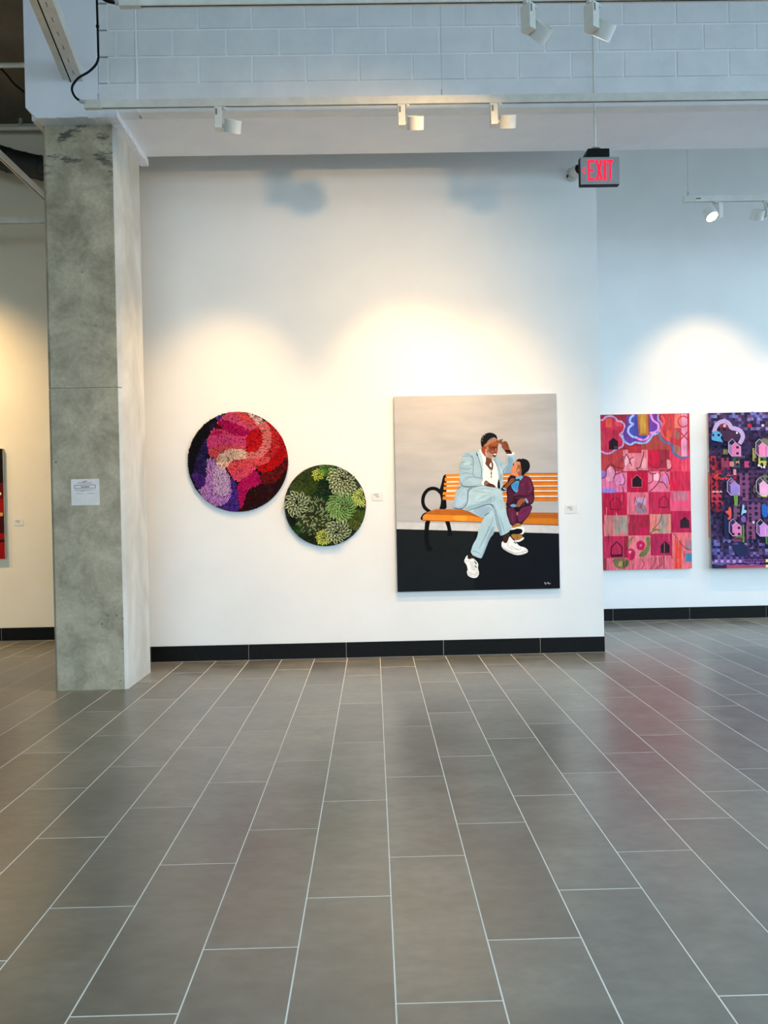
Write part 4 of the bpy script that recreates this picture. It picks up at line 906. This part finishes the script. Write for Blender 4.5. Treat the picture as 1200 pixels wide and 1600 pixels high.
    for x, y in ((1030, 1085), (1140, 1062), (1070, 1045)): k.disc((30, 24, 40), (x, y), 20, 7)
    # houses
    def house(ox, oy, front, side, roof, line=(214, 190, 222), win=()):
        T = lambda q: [(ox + a, oy + b) for a, b in q]
        k.poly(side, T([(4, 85), (55, 132), (58, 318), (0, 246)]), False); k.poly(roof, T([(8, 70), (70, 8), (130, 66), (58, 128)]), False)
        k.poly(front, T([(56, 138), (126, 66), (228, 150), (228, 325), (60, 325)]), False)
        k.stroke(line, T([(0, 70), (70, 2), (128, 64), (56, 134), (0, 70), (-4, 246), (60, 324)]), 11, smooth=False); k.stroke(line, T([(128, 64), (228, 148), (228, 325), (60, 325)]), 7, smooth=False)
        for a, b in win: block((58, 26, 60), ox + a, oy + b, ox + a + 48, oy + b + 44)
    PK = (222, 128, 178)
    house(435, 545, (218, 122, 172), (150, 120, 168), (52, 30, 58), win=((142, 138), (142, 250)))
    house(945, 550, (232, 132, 178), (96, 60, 96), (60, 70, 66)); k.stroke((170, 110, 190), [(1135, 690), (1138, 870)], 12, smooth=False); k.stroke((232, 150, 214), [(1090, 680), (1095, 860)], 16, smooth=False)
    house(405, 1272, (158, 132, 204), (84, 60, 110), (60, 48, 92)); k.poly((166, 106, 150), [(430, 1350), (500, 1290), (580, 1340), (460, 1366)])
    house(950, 1262, (246, 176, 214), (36, 28, 44), (70, 60, 74)); k.poly((246, 214, 130), [(1010, 1590), (1180, 1590), (1120, 1625), (1050, 1620)])
    k.crop(1100, 765, 12)
    house(432, 535, PK, (56, 36, 84), (64, 40, 86), win=((158, 152), (158, 268), (48, 268)))
    house(952, 545, (216, 142, 214), (120, 76, 130), (34, 26, 46)); k.stroke((236, 176, 214), [(1110, 700), (1112, 850)], 22, smooth=False)
    house(1480, 545, PK, (56, 36, 84), (64, 40, 86)); k.crop(1100, 640, 12); house(1490, 550, (218, 122, 172), (150, 120, 168), (52, 30, 58)); house(1480, 1265, (158, 132, 204), (84, 60, 110), (60, 48, 92)); k.crop(1100, 765, 12)
    # stems and accents
    k.poly((116, 152, 66), [(518, 84), (602, 84), (592, 290), (535, 290)], False); k.poly((112, 140, 62), [(684, 650), (706, 650), (716, 980), (676, 980)], False); k.poly((96, 128, 52), [(520, 900), (600, 850), (690, 850), (690, 900), (600, 890)]); k.poly((92, 130, 70), [(1110, 870), (1150, 870), (1150, 1020), (1120, 1010)], False)
    k.poly((232, 90, 84), [(420, 312), (468, 320), (476, 420), (464, 560), (390, 548), (440, 480), (362, 420), (360, 390), (420, 380)]); k.poly((160, 206, 236), [(690, 250), (726, 310), (706, 370), (760, 376), (756, 430), (700, 430), (656, 490), (670, 380)])
    k.poly((44, 100, 186), [(1046, 262), (1120, 262), (1162, 330), (1156, 515), (1048, 500)]); k.poly((236, 232, 244), [(1165, 230), (1240, 230), (1240, 430), (1165, 430)], False); k.poly((128, 96, 168), [(650, 520), (700, 470), (750, 520), (740, 610), (660, 600)]); k.disc((196, 204, 224), (890, 605), 26, 10)
    k.poly((40, 46, 84), [(470, 1020), (740, 1020), (750, 1250), (660, 1260), (690, 1380), (560, 1380), (600, 1250), (520, 1160)], False); k.poly((36, 40, 78), [(330, 400), (420, 560), (400, 900), (330, 900)])
    # chequered foot
    for i in range(30):
        x = 145 + i * P
        k.rect((196, 150, 212) if i % 2 == 0 else (116, 78, 140), x, 1308, x + P, 1366); k.rect((120, 90, 160) if i % 2 else (60, 46, 96), x, 1250, x + P, 1308)
        k.rect((186, 72, 104) if i > 3 else (60, 40, 70), x, 1408, x + P, 1478)
        if i > 9: k.disc((92, 44, 104), (x + P / 2, 1332), 30, 14); k.disc((66, 34, 88), (x, 1272), 30, 14)
    k.rect((250, 226, 130), 1112, 1300, 1172, 1356); k.rect((40, 24, 40), 1060, 1250, 1172, 1290); k.rect((40, 24, 40), 1060, 1362, 1172, 1398); k.rect((250, 232, 160), 1112, 1404, 1172, 1478)
    k.flush('painted_image', M['paint'], p)
build_violet_painting()

# ------------------------------------------------------------------ red picture at the left edge
def build_red_picture():
    w, h, d = .92, 1.225, .045
    p = empty('framed_picture', (-4.106 - w / 2, YL, .922)); tag(p, 'dark red picture cut off by the left edge of the view', 'picture')
    MB().box((-w / 2, -d, 0), (w / 2, -.004, h)).build('panel', M['canvas_edge'], p, .002)
    k = Canvas([(0, 0), (w * 100, 0), (w * 100, h * 100), (0, h * 100)], w, h, -d)
    r = k.rect
    r((16, 8, 8), 0, 0, 92, 55); r((90, 10, 10), 0, 38, 92, 62); r((150, 18, 12), 0, 56, 92, 74); r((60, 8, 8), 0, 72, 92, 96); r((150, 12, 14), 0, 94, 92, 122.5); r((40, 14, 12), 0, 101, 92, 104)
    for x, y, s, c in ((88, 50, 1.6, (250, 230, 210)), (89, 73, 2.2, (220, 150, 80)), (60, 48, 2, (250, 220, 190)), (40, 70, 3, (200, 60, 30)), (25, 52, 1.6, (250, 220, 190)), (70, 84, 4, (120, 14, 12))): k.disc(c, (x, y), s, 14)
    k.flush('printed_image', M['paint'], p)
build_red_picture()

# ------------------------------------------------------------------ round relief panels of folded paper
def inside(p, poly):
    x, y = p; c = False; n = len(poly); j = n - 1
    for i in range(n):
        (xi, yi), (xj, yj) = poly[i], poly[j]
        if (yi > y) != (yj > y) and x < (xj - xi) * (y - yi) / (yj - yi) + xi: c = not c
        j = i
    return c

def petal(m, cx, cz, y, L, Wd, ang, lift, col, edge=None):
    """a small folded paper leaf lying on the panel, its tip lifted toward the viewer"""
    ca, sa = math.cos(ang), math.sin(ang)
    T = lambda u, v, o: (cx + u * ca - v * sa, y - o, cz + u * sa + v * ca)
    lo = tuple(c * .12 for c in col)  # dark base and dimmer half: fold shade painted into the vertex colours
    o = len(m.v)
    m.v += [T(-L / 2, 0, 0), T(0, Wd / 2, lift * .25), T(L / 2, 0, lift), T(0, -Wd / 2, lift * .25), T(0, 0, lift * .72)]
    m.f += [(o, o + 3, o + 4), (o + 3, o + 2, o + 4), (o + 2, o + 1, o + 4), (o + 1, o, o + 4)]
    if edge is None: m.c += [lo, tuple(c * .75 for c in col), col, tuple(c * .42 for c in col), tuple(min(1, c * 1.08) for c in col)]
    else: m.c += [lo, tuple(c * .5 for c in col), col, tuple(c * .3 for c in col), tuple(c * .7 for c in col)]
    if edge:
        e = Wd * .105
        for sgn in (1, -1):
            o = len(m.v)
            m.v += [T(-L / 2, sgn * e * .3, lift * .5), T(0, sgn * Wd / 2, lift * .75), T(L / 2, 0, lift * 1.25), T(0, sgn * (Wd / 2 - e * 1.5), lift * .8)]
            m.f += [(o, o + 1, o + 3), (o + 1, o + 2, o + 3)] if sgn < 0 else [(o, o + 3, o + 1), (o + 1, o + 3, o + 2)]
            m.c += [edge] * 4

def disc_body(parent, r, d, mat):
    rx = Matrix.Rotation(R(90), 4, 'X')
    MB().lathe([(0, .004), (r - .004, .004), (r, .008), (r, d - .003), (r - .003, d), (0, d)], 96, Matrix.Translation((0, 0, r)) @ rx).build('backing_disc', mat, parent, smooth=True)

def build_swirl_disc():
    r, d = .468, .026
    p = empty('round_relief', (-1.259, YM, 1.866 - r)); tag(p, 'large round paper relief swirling from black and purple to pink and red', 'artwork')
    disc_body(p, r, d, M['canvas_dark'])
    S, CX, CY = 520.0, 612.0, 607.0
    reg = [((13, 11, 20), None, .02), ((238, 72, 118), [(410, 200), (480, 110), (560, 85), (712, 88), (850, 260), (760, 420), (700, 500), (380, 590), (310, 530), (300, 340)], .2), ((238, 78, 100), [(385, 590), (560, 500), (715, 500), (1000, 520), (900, 650), (790, 690), (600, 835), (480, 650)], .2), ((196, 150, 208), [(285, 560), (395, 580), (440, 640), (530, 740), (400, 700)], .2),
        ((44, 28, 88), [(330, 330), (250, 400), (190, 540), (140, 700), (130, 770), (210, 890), (280, 850), (300, 560), (330, 480)], .35),
        ((78, 38, 132), [(110, 720), (210, 710), (290, 790), (250, 890), (190, 890)], .2), ((92, 64, 146), [(490, 105), (370, 150), (430, 200)], .3), ((40, 26, 66), [(300, 260), (400, 160), (400, 200), (350, 300)], .3), ((92, 8, 26), [(390, 190), (470, 240), (470, 275), (380, 275)], .1),
        ((190, 132, 206), [(290, 560), (390, 590), (440, 650), (530, 720), (545, 1000), (510, 1070), (400, 1070), (290, 1030), (180, 890), (270, 850), (280, 700)], .25), ((206, 170, 212), [(370, 620), (450, 640), (525, 750), (515, 960), (370, 940), (350, 800)], .12),
        ((78, 42, 146), [(528, 740), (590, 820), (618, 930), (620, 1135), (540, 1140), (380, 1080), (520, 1010), (545, 900)], .3),
        ((206, 8, 18), [(680, 420), (760, 260), (830, 220), (960, 180), (1100, 380), (1160, 560), (1040, 655), (960, 712), (850, 722), (790, 660), (700, 560)], .04), ((216, 40, 46), [(940, 215), (1040, 300), (1055, 450), (990, 580), (850, 655), (700, 655), (760, 600), (900, 520), (965, 430)], .22),
        ((112, 4, 16), [(845, 720), (960, 712), (1060, 640), (1160, 530), (1160, 720), (1050, 870), (855, 865)], .3), ((46, 3, 10), [(690, 930), (740, 875), (860, 855), (1000, 840), (1160, 640), (1160, 820), (1000, 1000), (850, 1110), (600, 1150), (650, 1060)], .25),
        ((196, 10, 98), [(598, 830), (680, 770), (790, 680), (852, 790), (852, 852), (740, 872), (690, 930), (655, 1070), (612, 1110), (614, 950)], .12), ((242, 78, 112), [(480, 640), (560, 595), (640, 575), (780, 600), (800, 690), (720, 745), (600, 825), (520, 720)], .12), ((240, 82, 92), [(490, 640), (560, 590), (700, 570), (990, 555), (900, 645), (700, 650), (560, 690), (530, 720)], .16),
        ((240, 72, 132), [(300, 340), (400, 275), (480, 300), (560, 330), (720, 400), (700, 490), (560, 495), (430, 545), (380, 590), (310, 530), (300, 440)], .16), ((240, 84, 96), [(310, 470), (480, 430), (710, 450), (705, 500), (560, 495), (430, 540), (380, 590), (312, 530)], .14), ((204, 20, 92), [(320, 320), (440, 270), (480, 310), (350, 340)], .1),
        ((196, 8, 94), [(400, 200), (480, 130), (660, 235), (745, 265), (725, 340), (600, 345), (470, 275)], .12), ((240, 80, 122), [(480, 110), (560, 80), (700, 88), (800, 215), (845, 262), (760, 285), (680, 255), (560, 195), (470, 165), (410, 205)], .2), ((242, 82, 88), [(560, 80), (712, 85), (835, 240), (760, 250), (650, 150)], .14),
        ((214, 14, 30), [(690, 440), (770, 280), (850, 260), (895, 340), (885, 430), (830, 500), (720, 520)], .12),
        ((252, 204, 178), [(375, 600), (430, 520), (520, 472), (640, 472), (725, 505), (735, 580), (600, 584), (525, 612), (475, 685), (420, 650)], .02), ((248, 128, 126), [(812, 222), (905, 180), (962, 280), (972, 400), (930, 515), (850, 575), (700, 585), (700, 520), (825, 495), (874, 430), (880, 330), (850, 262)], .02), ((248, 198, 190), [(712, 90), (800, 110), (905, 190), (822, 232), (772, 160)], .08)]
    reg = [(c, chaikin(chaikin(q)) if q else q, j) for c, q, j in reg]
    m = MB(); rnd = random.Random(5); step = .0165
    nrow = int(2 * r / (step * .8)) + 1
    for j in range(nrow):
        z = -r + j * step * .8
        for i in range(int(2 * r / step) + 1):
            x = -r + i * step + (.5 * step if j % 2 else 0)
            x1, z1 = x + rnd.uniform(-.002, .002), z + rnd.uniform(-.002, .002)
            if math.hypot(x1, z1) > r - .004: continue
            q = (CX + x1 / r * S, CY - z1 / r * S); col, jit = reg[0][0], reg[0][2]
            for c, poly, jt in reg[1:]:
                if inside(q, poly): col, jit = c, jt
            f = (1 + rnd.uniform(-1, .8) * (jit + .16)) * (.4 if rnd.random() < .07 else 1)
            cl = tuple(min(1, max(.002, v * f + (.05 * rnd.random() if rnd.random() < jit * .35 else 0))) for v in lin(col))
            a = math.atan2(-z1, x1) * .6 + math.radians(200) + .5 * math.sin(5 * x1 / r)
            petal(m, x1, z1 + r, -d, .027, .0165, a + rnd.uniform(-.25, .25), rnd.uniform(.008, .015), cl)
    tag(m.build('paper_scales', M['paper'], p, fix=False), kind='stuff')
build_swirl_disc()

def build_green_disc():
    r, d = .383, .02
    p = empty('round_relief', (-.4515, YM, 1.4405 - r)); tag(p, 'smaller round paper relief of green succulent rosettes with cream edges', 'artwork')
    disc_body(p, r, d, plain('dark_green_backing', (18, 26, 14), .7))
    S, CX, CY = 425.0, 520.0, 530.0; rnd = random.Random(9); m = MB()
    def put(x, z, L, Wd, a, lift, col, edge=None, y0=0.0):
        if math.hypot(x, z) < r - .002 - L * .22: petal(m, x, z + r, -d - y0, L, Wd, a, lift, col, edge)
    # ground scales
    for i in range(1500):
        a = rnd.random() * 2 * math.pi; q = r * math.sqrt(rnd.random())
        put(q * math.cos(a), q * math.sin(a), .03, .012, rnd.random() * 6.28, .006, lin(rnd.choice([(22, 34, 14), (34, 48, 20), (16, 24, 12), (48, 60, 26)])))
    cl = [(290, 275, 165, 'o', (62, 78, 34)), (400, 640, 195, 't', (62, 76, 38)), (330, 880, 95, 'o', (34, 48, 22)), (850, 690, 105, 'o', (84, 98, 42)), (480, 375, 125, 'f', (18, 82, 26)), (550, 150, 80, 'o', (82, 128, 48)), (455, 210, 58, 'y', (164, 176, 72)), (165, 690, 60, 'o', (22, 28, 16)),
          (212, 775, 62, 'f', (50, 118, 30)), (900, 605, 52, 'f', (76, 116, 34)), (545, 935, 52, 'f', (70, 112, 36)), (895, 455, 92, 'y', (178, 192, 100)), (495, 865, 75, 'y', (176, 184, 84)), (690, 545, 150, 'g', (112, 150, 82)),
          (225, 505, 125, 'c', (76, 96, 52)), (720, 265, 168, 'c', (84, 104, 56)), (648, 808, 128, 'c', (78, 98, 54))]
    for n, (x, y, R_, kind, col) in enumerate(cl):
        X, Z, Q = (x - CX) / S * r, -(y - CY) / S * r, R_ / S * r
        base = lin(col); lift0 = .002 + .0009 * n
        if kind == 'f':
            for i in range(int(190 * (Q / .1) ** 2) + 30):
                a = rnd.random() * 6.283; q = Q * math.sqrt(rnd.random()); f = rnd.uniform(.55, 1.25)
                put(X + q * math.cos(a), Z + q * math.sin(a), .02, .006, a + rnd.uniform(-.6, .6), .01, tuple(c * f for c in base), y0=lift0)
            continue
        L, Wd = {'c': (.056, .038), 'g': (.046, .024), 'y': (.034, .019), 't': (.042, .012), 'o': (.036, .014)}[kind]
        cnt = int(math.pi * Q * Q / (L * Wd) * {'c': 1.7, 'g': 2.3, 'y': 2.3, 't': 2.6, 'o': 2.4}[kind])
        for i in range(cnt, 0, -1):
            q = Q * math.sqrt(i / cnt); a = i * 2.39996 + n
            f = rnd.uniform(.8, 1.7); c = tuple(v * f for v in base); edge = None
            if kind == 'c': edge = lin((222, 230, 186)); c = tuple(v * 1.25 for v in base)
            if kind == 'g' and rnd.random() < .35: edge = lin((160, 186, 120))
            if kind == 't':
                c = tuple(v * rnd.uniform(.5, 1.5) for v in base)
                if rnd.random() < .3: c = lin((172, 186, 142))
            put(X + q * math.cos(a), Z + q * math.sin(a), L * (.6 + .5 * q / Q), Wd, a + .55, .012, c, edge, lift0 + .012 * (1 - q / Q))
    tag(m.build('paper_leaves', M['paper'], p, fix=False), kind='stuff')
build_green_disc()
